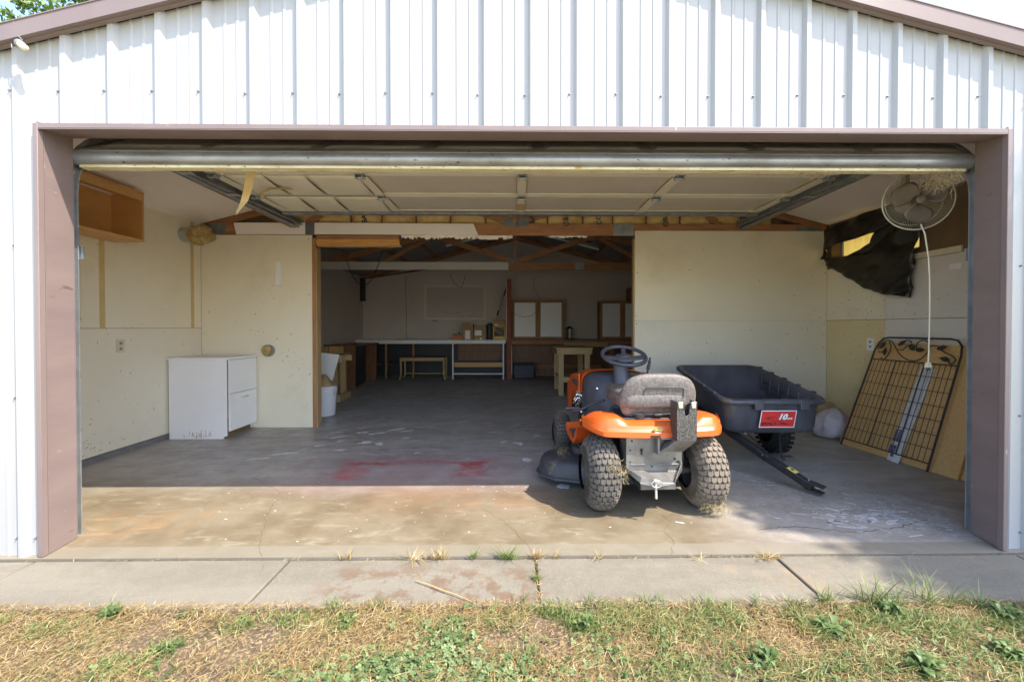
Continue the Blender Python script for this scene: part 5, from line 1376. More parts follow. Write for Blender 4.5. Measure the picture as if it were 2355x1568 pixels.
box('post_timber', (-.145, 9.00, 0), (-.045, 9.075, 2.17), 'red_wood', po, bevel=.004); box('edge_strip', (-.157, 8.99, .87), (-.147, 9.07, 2.17), 'white_lam', po); box('wire_strip', (-.040, 9.01, .0), (-.032, 9.03, .72), 'white_lam', po)
tb = box('storage_tub', (.0, 9.15, 0), (.46, 9.45, .31), 'navy', None, bevel=.02); tag(tb, 'dark navy storage tub on the floor right of the post', 'tub')
MB().box((-.01, 9.14, .31), (.47, 9.46, .33)).build('lid', 'navy', tb, bevel=.006)
# small pine table
ta = thing('small_table', 'small pale pine worktable standing in front of the brown bench', 'table', (1.0, 7.3, 0))
box('table_top', (.70, 6.86, .765), (1.31, 7.72, .793), 'pine', ta, bevel=.003)
for x, y in ((.745, 6.90), (1.18, 6.90), (.745, 7.62), (1.18, 7.62)): box('leg', (x, y, 0), (x + .088, y + .04, .764), 'pine_v', ta, bevel=.003)
box('apron', (.76, 6.875, .68), (1.30, 6.898, .764), 'pine', ta, bevel=.002); box('apron', (.72, 6.90, .68), (.743, 7.66, .764), 'pine', ta)
box('lower_rail', (.745, 6.875, .22), (1.27, 6.898, .305), 'pine', ta, bevel=.002); box('lower_shelf', (.76, 6.945, .27), (1.25, 7.61, .288), 'plywood', ta)
# loose cabinets on the brown bench
def panel_cab(x0, x1, z0, z1, lab, n, y=9.30):
    t = thing('door_cabinet', lab, 'cabinet', ((x0 + x1) / 2, y + .15, z0)); fw = .055
    box('carcass', (x0, y + .022, z0), (x1, y + .3, z1), 'darkwood', t, bevel=.003)
    w = (x1 - x0) / n
    for i in range(n):
        a, b = x0 + i * w + .003, x0 + (i + 1) * w - .003
        d = MB().box((a, y, z0 + .002), (a + fw, y + .02, z1 - .002)).box((b - fw, y, z0 + .002), (b, y + .02, z1 - .002)).box((a + fw, y, z0 + .002), (b - fw, y + .02, z0 + fw)).box((a + fw, y, z1 - fw), (b - fw, y + .02, z1 - .002)).build('door', 'lumber_v', t)
        box('door_panel', (a + fw, y + .006, z0 + fw), (b - fw, y + .014, z1 - fw), 'white_lam', d)
    return t
panel_cab(-.035, 1.13, .862, 1.73, 'brown framed cabinet with two white door panels right of the post', 2)
panel_cab(1.93, 2.95, .862, 1.71, 'brown framed cabinet with white panels partly hidden by the right partition', 2)
ub = thing('corner_shelf', 'small brown shelf box in the dim upper right corner of the back room', 'shelf', (2.75, 9.5, 1.75))
MB().box((2.62, 9.3, 1.76), (2.64, 9.7, 2.0)).box((2.62, 9.3, 1.74), (2.95, 9.7, 1.76)).box((2.62, 9.3, 2.0), (2.95, 9.7, 2.02)).box((2.64, 9.68, 1.76), (2.95, 9.70, 2.0)).build('shelf_box', 'osb', ub)
# lantern
ln = thing('lantern', 'dark metal lantern standing between the two door cabinets', 'lantern', (1.26, 9.3, .86))
LMt = Matrix.Translation((1.255, 9.33, .862))
MB().lathe([(.075, 0), (.075, .015), (.05, .02)], 16, LMt).build('base', 'black', ln); MB().lathe([(.10, .235), (.05, .265), (.02, .29), (.001, .295)], 16, LMt).build('cap', 'black', ln)
MB().lathe([(.038, .02), (.038, .235)], 16, LMt).build('glass', 'ivory', ln, smooth=True)
for a in (45, 135, 225, 315): MB().tube([LMt @ Vector((.052 * math.cos(R(a)), .052 * math.sin(R(a)), .015)), LMt @ Vector((.052 * math.cos(R(a)), .052 * math.sin(R(a)), .24))], .009, 6).build('bar', 'black', ln)
# things on the white bench
def simple(nm, lab, cat, parts, loc):
    t = thing(nm, lab, cat, loc)
    for pn, lo, hi, m_ in parts: box(pn, lo, hi, m_, t, bevel=.003)
    return t
simple('small_toolbox', 'small red orange box leftmost on the white bench', 'box', [('body', (-1.33, 9.20, .853), (-1.13, 9.35, .95), 'red_orange'), ('lid', (-1.335, 9.195, .951), (-1.125, 9.355, .985), 'duct_grey'), ('handle', (-1.22, 9.25, .986), (-1.19, 9.30, 1.02), 'black')], (-1.23, 9.27, .853))
simple('cardboard_box', 'taller brown cardboard box with white label beside the red orange box', 'box', [('body', (-1.12, 9.18, .853), (-.885, 9.45, 1.20), 'cardboard'), ('flap', (-1.12, 9.17, 1.201), (-.95, 9.18, 1.23), 'cardboard'), ('shipping_label', (-1.06, 9.176, .87), (-.95, 9.179, 1.06), 'label_white')], (-1.0, 9.3, .853))
simple('cardboard_box', 'shorter brown cardboard box between the taller box and the dark canister', 'box', [('body', (-.87, 9.18, .853), (-.60, 9.45, 1.15), 'cardboard'), ('shipping_label', (-.85, 9.176, .95), (-.70, 9.179, 1.06), 'label_white'), ('shipping_label', (-.74, 9.176, .86), (-.69, 9.179, .90), 'label_white')], (-.73, 9.3, .853))
cn = MB().lathe([(.068, 0), (.072, .01), (.072, .30), (.06, .345), (.03, .365), (.001, .368)], 20, Matrix.Translation((-.53, 9.27, .853))).build('canister', 'navy', None, smooth=True)
tag(cn, 'dark navy cylinder canister standing beside the yellow crate', 'canister')
yc = thing('yellow_crate', 'yellow plastic crate full of odds and ends next to the post', 'crate', (-.31, 9.3, .853))
MB().box((-.455, 9.17, .853), (-.17, 9.19, .93)).box((-.455, 9.17, .93), (-.42, 9.19, 1.15)).box((-.205, 9.17, .93), (-.17, 9.19, 1.15)).box((-.455, 9.17, 1.13), (-.17, 9.19, 1.16)).box((-.455, 9.19, .853), (-.435, 9.45, 1.15)).box((-.19, 9.19, .853), (-.17, 9.45, 1.15)).box((-.435, 9.19, .853), (-.19, 9.45, .87)).build('crate_body', 'yellow', yc, bevel=.003)
m = MB(); random.seed(8)
for _ in range(26): 
    a = Vector((random.uniform(-.41, -.21), random.uniform(9.22, 9.35), random.uniform(.88, 1.10))); m.bar(a, a + Vector((random.uniform(-.07, .07), .01, random.uniform(-.05, .05))), .02, .012)
tag(m.build('crate_contents', 'osb', yc), kind='stuff')
simple('carton', 'brown carton with torn top resting on the yellow crate', 'box', [('body', (-.44, 9.2, 1.163), (-.17, 9.44, 1.29), 'cardboard'), ('shipping_label', (-.42, 9.196, 1.17), (-.33, 9.199, 1.20), 'label_white')], (-.3, 9.3, 1.163))
gt = thing('grabber_tool', 'thin grey reacher stick leaning on the back wall by the post', 'tool', (-.4, 9.3, 1.3))
MB().tube([(-.40, 9.34, 1.29), (-.19, 9.60, 1.95)], .008, 6).build('shaft', 'galv', gt); MB().tube([(-.365, 9.36, 1.40), (-.335, 9.38, 1.50)], .016, 6).tube([(-.22, 9.56, 1.85), (-.17, 9.6, 2.0)], .014, 6).build('grip', 'black', gt)
# pegboard
pg = thing('pegboard', 'white framed pegboard panel on the back wall above the bench', 'pegboard', (-1.36, BY, 1.7))
MB().box((-2.07, BY - .02, 1.30), (-2.02, BY - .001, 2.11)).box((-.69, BY - .02, 1.30), (-.64, BY - .001, 2.11)).box((-2.02, BY - .02, 1.30), (-.69, BY - .001, 1.35)).box((-2.02, BY - .02, 2.06), (-.69, BY - .001, 2.11)).build('frame', 'greyboard', pg, bevel=.003)
bb = box('board', (-2.02, BY - .010, 1.35), (-.69, BY - .004, 2.06), 'backwall', pg)
m = MB()
for i in range(50):
    for j in range(26):
        x, z = -2.0 + i * .0262, 1.37 + j * .0262
        m.add([(x - .003, BY - .0105, z - .003), (x + .003, BY - .0105, z - .003), (x + .003, BY - .0105, z + .003), (x - .003, BY - .0105, z + .003)], [(0, 1, 2, 3)])
tag(m.build('peg_hole', 'darkgap', bb), kind='stuff')
m = MB()
for x, z in ((-1.55, 1.46), (-1.48, 1.43), (-1.34, 1.45), (-1.28, 1.45), (-1.21, 1.36), (-1.0, 1.38), (-.9, 1.42)): m.box((x, BY - .03, z), (x + .008, BY - .01, z + .03))
m.build('peg_hook', 'black', pg); box('black_clip', (-1.90, BY - .03, 1.275), (-1.77, BY - .002, 1.29), 'black', pg)
# black wall bracket, cords, strip lights
ar = thing('swing_arm', 'black steel bracket arm in the far left corner of the back room', 'bracket', (-3.45, 9.6, 1.75))
MB().box((-3.495, 9.55, 1.72), (-3.38, 9.60, 2.25)).build('mounting_plate', 'black', ar, bevel=.003); MB().bar((-3.40, 9.57, 2.235), (-1.55, 9.0, 2.42), .03, .035).build('arm', 'darkwood', ar)
def sagline(a, b, sag, n=14): 
    a, b = Vector(a), Vector(b); return [a.lerp(b, i / n) - Vector((0, 0, sag * 4 * (i / n) * (1 - i / n))) for i in range(n + 1)]
for nm, lab, pts, r in (('power_cable', 'black cord looping down from the rafters near the left stud', sagline((-2.62, 6.6, 2.18), (-2.05, 6.6, 2.35), .48), .006),
                        ('power_cable', 'thin cord hanging from the rafters down to the white bench top', [(-2.05, 8.0, 2.10), (-2.13, 8.3, 1.8), (-2.22, 8.7, 1.3), (-2.33, 9.1, .87)], .004),
                        ('power_cable', 'short V shaped cord hanging above the pegboard', [(-1.30, 8.6, 2.19), (-1.22, 8.6, 2.05), (-1.13, 8.6, 1.96), (-1.08, 8.6, 1.94), (-1.05, 8.6, 1.99), (-.98, 8.6, 2.19)], .005),
                        ('power_cable', 'pale cable curving in front of the two panel cabinet', [(.42, 8.8, 2.17), (.45, 8.8, 1.9), (.55, 8.8, 1.75), (.52, 8.8, 1.5), (.40, 8.8, 1.37), (.2, 8.8, 1.34), (.0, 8.8, 1.42), (-.10, 8.85, 1.5)], .0035)):
    tag(MB().tube(pts, r, 6).build(nm, 'black', None, smooth=True), lab, 'cord', 'cords hanging in the back room')
for (xa, xb, y, lab) in ((-1.95, -.85, 6.2, 'white strip light under the roof nearer the left of the back room'), (-1.3, -.2, 8.1, 'white strip light farther back left of the king post'), (.45, 1.65, 8.1, 'white strip light under the roof right of the king post')):
    t = thing('strip_light', lab, 'light', ((xa + xb) / 2, y, 2.8), 0, 'unlit strip lights under the far roof')
    f = lambda x: roof_z(x) - .16
    MB().bar((xa, y, f(xa)), (xb, y, f(xb)), .12, .05).build('housing', 'galv_dull', t, bevel=.004)
    MB().tube([(xa, y - .03, f(xa) - .035), (xb, y - .03, f(xb) - .035)], .013, 8).tube([(xa, y + .03, f(xa) - .035), (xb, y + .03, f(xb) - .035)], .013, 8).build('tube', 'white_lam', t, smooth=True)
    for x in (xa + .1, xb - .1): MB().bar((x, y, f(x)), (x, y, f(x) + .16), .01, .01).build('hanger', 'galv', t)
# ------------------------------------------------------------------ black plastic sheet over the side opening
def sheet(poly_uv, name, parent, n=26, holes=(), amp=.05):
    """poly given as rows: list of (y_left,z_left),(y_right,z_right) from top to bottom, y runs along the wall"""
    vs = []; rows = len(poly_uv) - 1
    nr = rows * 9
    for i in range(nr + 1):
        f = i / nr * rows; k = min(int(f), rows - 1); t = f - k
        (a0, a1), (b0, b1) = [(Vector(p[0]), Vector(p[1])) for p in (poly_uv[k], poly_uv[k + 1])]
        l, r = a0.lerp(b0, t), a1.lerp(b1, t)
        for j in range(n + 1):
            p = l.lerp(r, j / n)
            w = amp * (mn.noise(Vector((p.x * 2.2 + p.y * 3.5, p.y * 1.6 - p.x * 2.4, 3))) + .7 * mn.noise(Vector((p.x * 5 + p.y * 7, p.y * 2 - p.x, 8))) + .04 * mn.noise(Vector((p.x * 25, p.y * 25, 1))))
            vs.append((RX - .035 - abs(w) * 1.2 - .06 * (i / nr) * (1 - abs(2 * j / n - 1)) ** .5, p.x, p.y))
    fs = [(i * (n + 1) + j, i * (n + 1) + j + 1, (i + 1) * (n + 1) + j + 1, (i + 1) * (n + 1) + j) for i in range(nr) for j in range(n)]
    return MB().add(vs, fs).build(name, 'black_plastic', parent, smooth=True, angle=180, solid=.0015)
pl = thing('plastic_sheet', 'torn black plastic sheet sagging from the right wall behind the fan', 'plastic sheet', (RX, 4.1, 1.9))
sheet([((4.72, 2.235), (3.56, 2.30)), ((4.725, 2.10), (3.58, 2.15)), ((4.725, 1.995), (4.02, 2.05))], 'upper_fold', pl)
sheet([((4.02, 2.06), (3.58, 2.16)), ((4.09, 1.96), (3.59, 1.985)), ((4.40, 1.885), (3.62, 1.85)), ((4.725, 1.91), (3.63, 1.80)), ((4.69, 1.83), (3.64, 1.70)), ((4.42, 1.68), (3.655, 1.55)), ((4.15, 1.52), (3.665, 1.44)), ((4.02, 1.47), (3.67, 1.395))], 'hanging_fold', pl)
sheet([((4.725, 2.0), (4.70, 2.0)), ((4.725, 1.9), (4.66, 1.9))], 'corner_fold', pl, n=4)
# ------------------------------------------------------------------ leaning panels and trellis at the right wall
def lean(y0, y1, xb, xt, h, name, m_, th, parent=None, yt0=None, yt1=None, **k):
    yt0 = y0 if yt0 is None else yt0; yt1 = y1 if yt1 is None else yt1
    a = [Vector((xb[0], y0, .003)), Vector((xb[1], y1, .003)), Vector((xt[1], yt1, h)), Vector((xt[0], yt0, h))]
    n = (a[1] - a[0]).cross(a[3] - a[0]).normalized()
    if n.x < 0: n = -n
    return MB().prism(a, n * th).build(name, m_, parent, **k)
b1 = lean(4.02, 3.03, (3.172, 3.275), (3.54, 3.545), .985, 'particle_panel', 'particle', .016)
tag(b1, 'tan particle board panel leaning on the right wall behind the trellis', 'board')
b2 = lean(3.80, 2.70, (3.26, 3.33), (3.558, 3.56), .80, 'particle_panel', 'particle', .016)
tag(b2, 'second particle board panel behind, showing nearer the right door track', 'board')
P00, P10 = Vector((3.150, 3.955, .01)), Vector((3.215, 3.185, .01))     # feet of the trellis
P01, P11 = Vector((3.495, 3.93, 1.035)), Vector((3.505, 3.18, 1.035))
tp_ = lambda u, v: (P00.lerp(P10, u)).lerp(P01.lerp(P11, u), v)
tr_ = thing('garden_trellis', 'black wrought iron garden trellis with leaf scrolls leaning at the right', 'trellis', (3.2, 3.55, 0))
off = Vector((-.012, 0, 0))
fr_ = [tp_(0, 0) + off] + [tp_(0, v) + off for v in (.5, .88)] + [tp_(.02, .95) + off, tp_(.07, .99) + off, tp_(.14, 1.0) + off, tp_(.86, 1.0) + off, tp_(.93, .99) + off, tp_(.98, .95) + off] + [tp_(1, v) + off for v in (.88, .5, 0)]
MB().tube(fr_, .008, 8).build('frame', 'iron', tr_, smooth=True)
for v, r in ((.06, .0055), (.80, .0055)): MB().tube([tp_(0, v) + off, tp_(1, v) + off], r, 6).build('rail', 'iron', tr_)
for v in (.166, .272, .378, .484, .59, .696): MB().tube([tp_(0, v) + off, tp_(1, v) + off], .0028, 5).build('wire', 'iron', tr_)
for k in range(1, 18):
    u = k / 18
    MB().tube([tp_(u, .06) + off * 1.4, tp_(u, .80) + off * 1.4], .0055 if k in (6, 12) else .0026, 5).build('wire', 'iron', tr_)
def scroll(pts): 
    P = [tp_(u, v) + off for u, v in pts]; out = []
    for i in range(len(P) - 1):   # catmull-rom
        p0, p1, p2, p3 = P[max(i - 1, 0)], P[i], P[i + 1], P[min(i + 2, len(P) - 1)]
        for t in (0, .25, .5, .75): out.append(.5 * ((2 * p1) + (p2 - p0) * t + (2 * p0 - 5 * p1 + 4 * p2 - p3) * t * t + (3 * p1 - p0 - 3 * p2 + p3) * t ** 3))
    return MB().tube(out + [P[-1]], .005, 6).build('scroll', 'iron', tr_, smooth=True)
scroll([(.04, .89), (.05, .94), (.12, .975), (.20, .96), (.28, .90), (.38, .84), (.5, .81), (.60, .83), (.66, .90), (.64, .96), (.57, .985), (.51, .96), (.52, .91), (.57, .90)])
scroll([(.06, .87), (.10, .865), (.15, .90)])
scroll([(.12, .82), (.16, .80), (.20, .85), (.20, .92), (.15, .965)])
scroll([(.30, .90), (.36, .895), (.40, .93), (.46, .945), (.52, .92)])
scroll([(.66, .94), (.74, .94), (.82, .90), (.92, .87), (.96, .84), (.93, .81), (.89, .83)])
scroll([(.30, .965), (.40, .98), (.44, .96)])
def leaf(u, v, ang, L_=.085):
    c = tp_(u, v) + off * 1.6; ex = (tp_(1, v) - tp_(0, v)).normalized(); ey = (tp_(u, 1) - tp_(u, 0)).normalized(); n = ex.cross(ey)
    d = ex * math.cos(R(ang)) + ey * math.sin(R(ang)); w = ex * -math.sin(R(ang)) + ey * math.cos(R(ang))
    pr = [(-.5, 0), (-.3, .17), (-.05, .25), (.2, .18), (.38, .07), (.55, 0)]
    pts = [c + d * (a * L_) + w * (b * L_) for a, b in pr] + [c + d * (a * L_) - w * (b * L_) for a, b in pr[-2:0:-1]]
    MB().prism(pts, n * .002).build('leaf', 'iron', tr_)
for a in ((.10, .93, 60), (.155, .875, 100), (.335, .955, 35), (.47, .92, 150), (.575, .905, 0), (.86, .845, 170), (.80, .93, 20)): leaf(*a)
# bundle of white plastic slats leaning behind the trellis
sl = thing('slat_bundle', 'bundle of white plastic slats with violet labels behind the trellis', 'slats', (3.22, 3.5, 0))
random.seed(6)
for k, (y, w) in enumerate(((3.515, .024), (3.486, .03), (3.452, .022), (3.426, .022))):
    lean(y, y - w, (3.185 - .002 * k, 3.187 - .002 * k), (3.478, 3.48), .80 - .01 * (k % 2), 'slat', 'slat_white', .008, sl, bevel=.002)
a0, a1 = Vector((3.178, 3.515, .02)), Vector((3.468, 3.515, .80))
def lab(y0, y1, t0, t1, m_):
    p = a0.lerp(a1, t0), a0.lerp(a1, t1); n = Vector((-.0032, 0, 0))
    MB().prism([Vector((p[0].x, y0, p[0].z)) + n, Vector((p[0].x, y1, p[0].z)) + n, Vector((p[1].x, y1, p[1].z)) + n, Vector((p[1].x, y0, p[1].z)) + n], (-.001, 0, 0)).build('slat_label', m_, sl)
lab(3.512, 3.494, .07, .15, 'label_violet'); lab(3.512, 3.494, .19, .31, 'label_violet'); lab(3.482, 3.458, .03, .15, 'label_violet')
for k in range(6): lab(3.482, 3.458, .19 + k * .022, .206 + k * .022, 'label_violet')
for k in range(3): lab(3.480, 3.462, .05 + k * .028, .057 + k * .028, 'slat_white')
# woven sack
m = MB(); loops = []
for z, rx, ry in ((.0, .13, .12), (.02, .165, .15), (.07, .175, .165), (.14, .165, .15), (.20, .14, .12), (.245, .10, .09), (.27, .06, .05), (.285, .02, .02)):
    loops.append([(3.30 + .03 * z + rx * math.cos(t) * (1 + .34 * mn.noise(Vector((math.cos(t) * 2.2, math.sin(t) * 2.2, z * 12)))), 4.28 + ry * math.sin(t) * (1 + .2 * mn.noise(Vector((t * 1.6, z * 9, 7)))), z + .025 * mn.noise(Vector((math.cos(t) * 2, math.sin(t) * 2, z * 8)))) for t in [2 * math.pi * i / 28 for i in range(28)]])
sk_ = m.loft(loops).build('woven_sack', 'sack', None, smooth=True, angle=180); tag(sk_, 'crumpled white woven sack with red stripes between cart and leaning panels', 'sack')
pk = MB().rbox((3.36, 4.44, .24), (.20, .15, .20), 2.4, 20, 14); pk.v = [tuple(Vector(p) + (Vector(p) - Vector((3.36, 4.44, .24))) * .35 * mn.noise(Vector(p) * 11)) for p in pk.v]
tag(pk.build('paper_wad', 'cardboard', None, smooth=True, angle=180), 'crumpled brown paper heap behind the woven sack', 'paper')
# ------------------------------------------------------------------ vegetation
def blades(name, m, px, py, pz, length, width, lean_, seed, kind='stuff', segs=3, parent=None, curl=.6, azi=None):
    """N curved grass blades as one mesh; arrays of roots, lengths; lean_: 0 upright .. 1 flat"""
    rg = np.random.default_rng(seed); n = len(px)
    az = rg.uniform(0, 2 * np.pi, n) if azi is None else azi
    ln = np.asarray(length) * rg.uniform(.55, 1.25, n); wd = width * rg.uniform(.6, 1.3, n)
    le = np.clip(lean_ + rg.normal(0, .16, n), .02, 1)
    dx, dy = np.cos(az), np.sin(az); qx, qy = -dy, dx
    bendz = rg.uniform(.3, 1, n) * curl; side = rg.normal(0, .25, n)
    V = np.zeros((n, segs + 1, 2, 3)); 
    for j in range(segs + 1):
        t = j / segs
        el = (1 - le) * np.pi / 2 * (1 - bendz * t * .8)
        r = ln * t * np.cos(el); h = ln * t * np.sin(el)
        cx = px + dx * r + qx * side * ln * t * t; cy = py + dy * r + qy * side * ln * t * t; cz = pz + h + .0015
        w = wd * (1 - t) ** .6 * (1 if j else .7)
        if j == segs: w = wd * .08
        for s, sg in ((0, 1), (1, -1)):
            V[:, j, s, 0] = cx + sg * qx * w; V[:, j, s, 1] = cy + sg * qy * w; V[:, j, s, 2] = cz + sg * w * .3
    nv = (segs + 1) * 2
    co = V.reshape(-1)
    base = (np.arange(n) * nv)[:, None, None]
    q = np.array([[2 * j, 2 * j + 1, 2 * j + 3, 2 * j + 2] for j in range(segs)])[None]
    faces = (base + q).reshape(-1)
    me = bpy.data.meshes.new(name)
    me.vertices.add(n * nv); me.vertices.foreach_set('co', co)
    nf = n * segs
    me.loops.add(nf * 4); me.loops.foreach_set('vertex_index', faces.astype(np.int32))
    me.polygons.add(nf); me.polygons.foreach_set('loop_start', np.arange(nf, dtype=np.int32) * 4)
    try: me.polygons.foreach_set('loop_total', np.full(nf, 4, dtype=np.int32))
    except Exception: pass
    me.update()
    at = me.attributes.new('rnd', 'FLOAT', 'POINT'); at.data.foreach_set('value', np.repeat(np.clip(rg.normal(.5, .25, n), 0, 1), nv))
    me.materials.append(M[m])
    o = bpy.data.objects.new(name, me); C.objects.link(o)
    if kind: o['kind'] = kind
    if parent is not None: o.parent = parent
    W[o.name] = Matrix.Identity(4)
    return o
def soil_z(x, y): return np.full_like(x, -.014)
rg = np.random.default_rng(77)
def nz(x, y, s, k=0): return np.array([mn.noise(Vector((a * s, b * s, k))) for a, b in zip(x, y)])
# dead thatch
N_ = 150000
x = rg.uniform(-3.3, 3.3, N_); y = rg.uniform(.75, 1.72, N_)
dens = nz(x, y, 2.2, 1) + .5 * nz(x, y, 7, 2)
right = np.clip((x - .9) / 1.2, 0, 1)
keep = dens + rg.normal(0, .14, N_) > -.20 + .16 * right
edge = y < 1.695 + .02 * nz(x, y, 5, 4)
x, y = x[keep & edge], y[keep & edge]
blades('dead_grass', 'deadgrass', x, y, soil_z(x, y) + rg.uniform(0, .016, len(x)), .034, .0009, .88, 5, curl=.6)
# a few longer straws
n = 1500; x = rg.uniform(-2.5, 2.5, n); y = rg.uniform(.8, 1.70, n)
blades('loose_straw', 'straw', x, y, soil_z(x, y) + rg.uniform(.005, .02, n), .075, .0008, .95, 6, curl=.3)
# live grass blades, sparse over the left, thick to the right
gx, gy = [], []
cl = [(-1.75, 1.56, .10, 260), (-1.55, 1.50, .10, 120), (-1.97, 1.62, .06, 140), (-1.22, 1.47, .07, 200), (-1.33, 1.40, .08, 200), (-1.05, 1.60, .08, 180), (-.85, 1.62, .08, 200), (-.62, 1.60, .08, 420), (-.30, 1.62, .10, 260), (-.05, 1.62, .10, 220),
      (.15, 1.66, .08, 260), (.28, 1.58, .08, 380), (.45, 1.64, .14, 420), (.62, 1.55, .12, 380), (.8, 1.62, .10, 320), (.95, 1.62, .12, 360), (1.1, 1.55, .12, 360), (1.45, 1.60, .12, 560), (1.62, 1.55, .12, 520), (1.9, 1.58, .10, 560),
      (1.25, 1.40, .18, 420), (.9, 1.36, .18, 380), (.55, 1.36, .15, 300), (.1, 1.42, .15, 220), (-.5, 1.40, .12, 160), (1.7, 1.36, .18, 480), (2.2, 1.5, .2, 500), (2.1, 1.2, .3, 500), (1.2, 1.1, .3, 400), (0, 1.1, .4, 400), (-1.2, 1.1, .4, 300), (-.9, 1.33, .2, 160), (-1.55, 1.36, .1, 60)]
for cx, cy, s, n in cl:
    s *= .62
    gx.append(rg.normal(cx, s, int(n * (1.25 if cx > 0 else .9)))); gy.append(rg.normal(cy, s * .55, int(n * (1.25 if cx > 0 else .9))))
n = 1600; gx.append(rg.uniform(.1, 2.6, n)); gy.append(rg.uniform(.9, 1.69, n))
n = 400; gx.append(rg.uniform(-2.5, .1, n)); gy.append(rg.uniform(.9, 1.69, n))
x = np.concatenate(gx); y = np.concatenate(gy); k = (y < 1.705) & (y > .7) & (nz(x, y, 4.5, 6) > -.28); x, y = x[k], y[k]
blades('green_grass', 'green', x, y, soil_z(x, y), .042 + .012 * np.clip(x, 0, 1), .0019, .50, 8, curl=.9)
for cx, cy, n, L_ in ((1.30, 1.70, 26, .10), (1.48, 1.69, 60, .14), (1.56, 1.68, 40, .12), (1.70, 1.69, 50, .16), (1.80, 1.68, 30, .10), (1.15, 1.68, 30, .07), (.55, 1.70, 36, .07), (.33, 1.70, 30, .075), (.78, 1.69, 30, .07), (-.72, 1.68, 40, .07), (-.55, 1.69, 24, .065), (.98, 1.68, 24, .08), (1.9, 1.67, 40, .11), (-1.62, 1.67, 20, .08), (0.02, 1.69, 16, .08)):
    blades('tall_grass', 'green', rg.normal(cx, .022, n), rg.normal(cy, .010, n), np.full(n, -.02), L_, .0021, .26, int(cx * 100) + 300, curl=.55)
# low clover patch (leaf triplets)
def clover(name, pts, seed, mt='clover', sc=1):
    rg2 = np.random.default_rng(seed); vs, fs, rv = [], [], []
    for cx, cy in pts:
        z = -.014 + rg2.uniform(.002, .022); a0 = rg2.uniform(0, 6.3); t0 = rg2.random(); r = sc * rg2.uniform(.0035, .0065)
        tl_ = rg2.normal(0, .35, 2)
        for k in range(3):
            a = a0 + k * 2.1; b = len(vs)
            lx, ly = math.cos(a), math.sin(a)
            for (u, v) in ((0, 0), (.7, .75), (1.45, .8), (1.75, 0.25), (1.6, 0), (1.75, -.25), (1.45, -.8), (.7, -.75)):
                px, py = (lx * u - ly * v) * r, (ly * u + lx * v) * r
                vs.append((cx + px, cy + py, z + px * tl_[0] + py * tl_[1] + .15 * abs(v) * r)); rv.append(t0)
            fs.append(tuple(range(b, b + 8)))
    me = bpy.data.meshes.new(name); me.from_pydata(vs, [], fs); me.materials.append(M[mt])
    at = me.attributes.new('rnd', 'FLOAT', 'POINT'); at.data.foreach_set('value', rv)
    o = bpy.data.objects.new(name, me); C.objects.link(o); o['kind'] = 'stuff'; return o
cp = []
for cx, cy, sx, sy, n in ((-.36, 1.40, .11, .04, 380), (-.22, 1.48, .05, .05, 260), (-.28, 1.56, .04, .03, 120), (-.55, 1.34, .12, .03, 260), (-.08, 1.35, .10, .04, 260), (.30, 1.45, .05, .04, 60), (1.7, 1.42, .1, .05, 90), (-.3, 1.22, .3, .08, 400)):
    cp += list(zip(rg.normal(cx, sx, n), rg.normal(cy, sy, n)))
clover('clover', cp, 4)
n = 4200; x = rg.uniform(-2.6, 2.8, n); y = rg.uniform(.9, 1.69, n); k = (nz(x, y, 3.3, 12) + .5 * nz(x, y, 9, 13) + .22 * np.clip(x, -1, 1) > .22)
clover('low_weeds', list(zip(x[k], y[k])), 14, 'weed', 1.15)
# rosettes of broad leaves, each one a plant of its own
def rosette(label, cx, cy, n, L_, wid, seed, up=.35, grp='broad leaved weeds in the lawn'):
    rg2 = np.random.default_rng(seed); vs, fs, rv = [], [], []
    for i in range(int(n * 2.0)):
        a = rg2.uniform(0, 6.3); l = .60 * L_ * rg2.uniform(.3, 1.0); e = up * rg2.uniform(.1, 1.7); t0 = rg2.random(); w = wid * rg2.uniform(.5, 1.0); b = len(vs); ox, oy = rg2.normal(0, .010, 2)
        for j, (t, ww) in enumerate(((0, .12), (.2, .35), (.45, .9), (.7, 1), (.88, .7), (1, .05))):
            r = l * t; z = -.016 + l * e * math.sin(t * 2.2) ; jag = 1 + (.35 if j % 2 else -.1)
            for s in (-1, 0, 1):
                vs.append((cx + ox + math.cos(a) * r - math.sin(a) * s * w * ww * jag, cy + oy + math.sin(a) * r + math.cos(a) * s * w * ww * jag, z - (0 if s == 0 else -.25 * w * ww))); rv.append(t0)
            if j:
                for s in (0, 1): fs.append((b + 3 * j - 3 + s, b + 3 * j - 2 + s, b + 3 * j + 1 + s, b + 3 * j + s))
    me = bpy.data.meshes.new('weed'); me.from_pydata(vs, [], fs); me.materials.append(M['weed']); me.shade_smooth()
    at = me.attributes.new('rnd', 'FLOAT', 'POINT'); at.data.foreach_set('value', rv)
    o = bpy.data.objects.new('weed', me); C.objects.link(o); W[o.name] = Matrix.Identity(4)
    return tag(o, label, 'weed', grp)
rosette('grey green weed against the walkway edge near the left jamb', -1.597, 1.655, 30, .065, .008, 21, .7)
rosette('low weed on bare soil right of the leftmost weed by the walkway', -1.30, 1.665, 22, .05, .007, 22, .5)
rosette('small dark weed in the left straw below the second walkway joint', -1.22, 1.48, 20, .05, .006, 23, .7)
rosette('leafy weed clump left of the bare dirt patch', -.64, 1.60, 34, .055, .009, 24, .6)
rosette('bright weed clump straight below the dirty walkway stain', -.22, 1.60, 30, .055, .010, 25, .6)
rosette('tall leafy weed below the centre walkway joint', .27, 1.57, 34, .06, .009, 26, .9)
rosette('largest dark green rosette weed under the right walkway joint', 1.20, 1.54, 46, .095, .013, 27, .5)
rosette('upright weed at the walkway edge right of the largest rosette', 1.50, 1.635, 34, .07, .008, 28, 1.0)
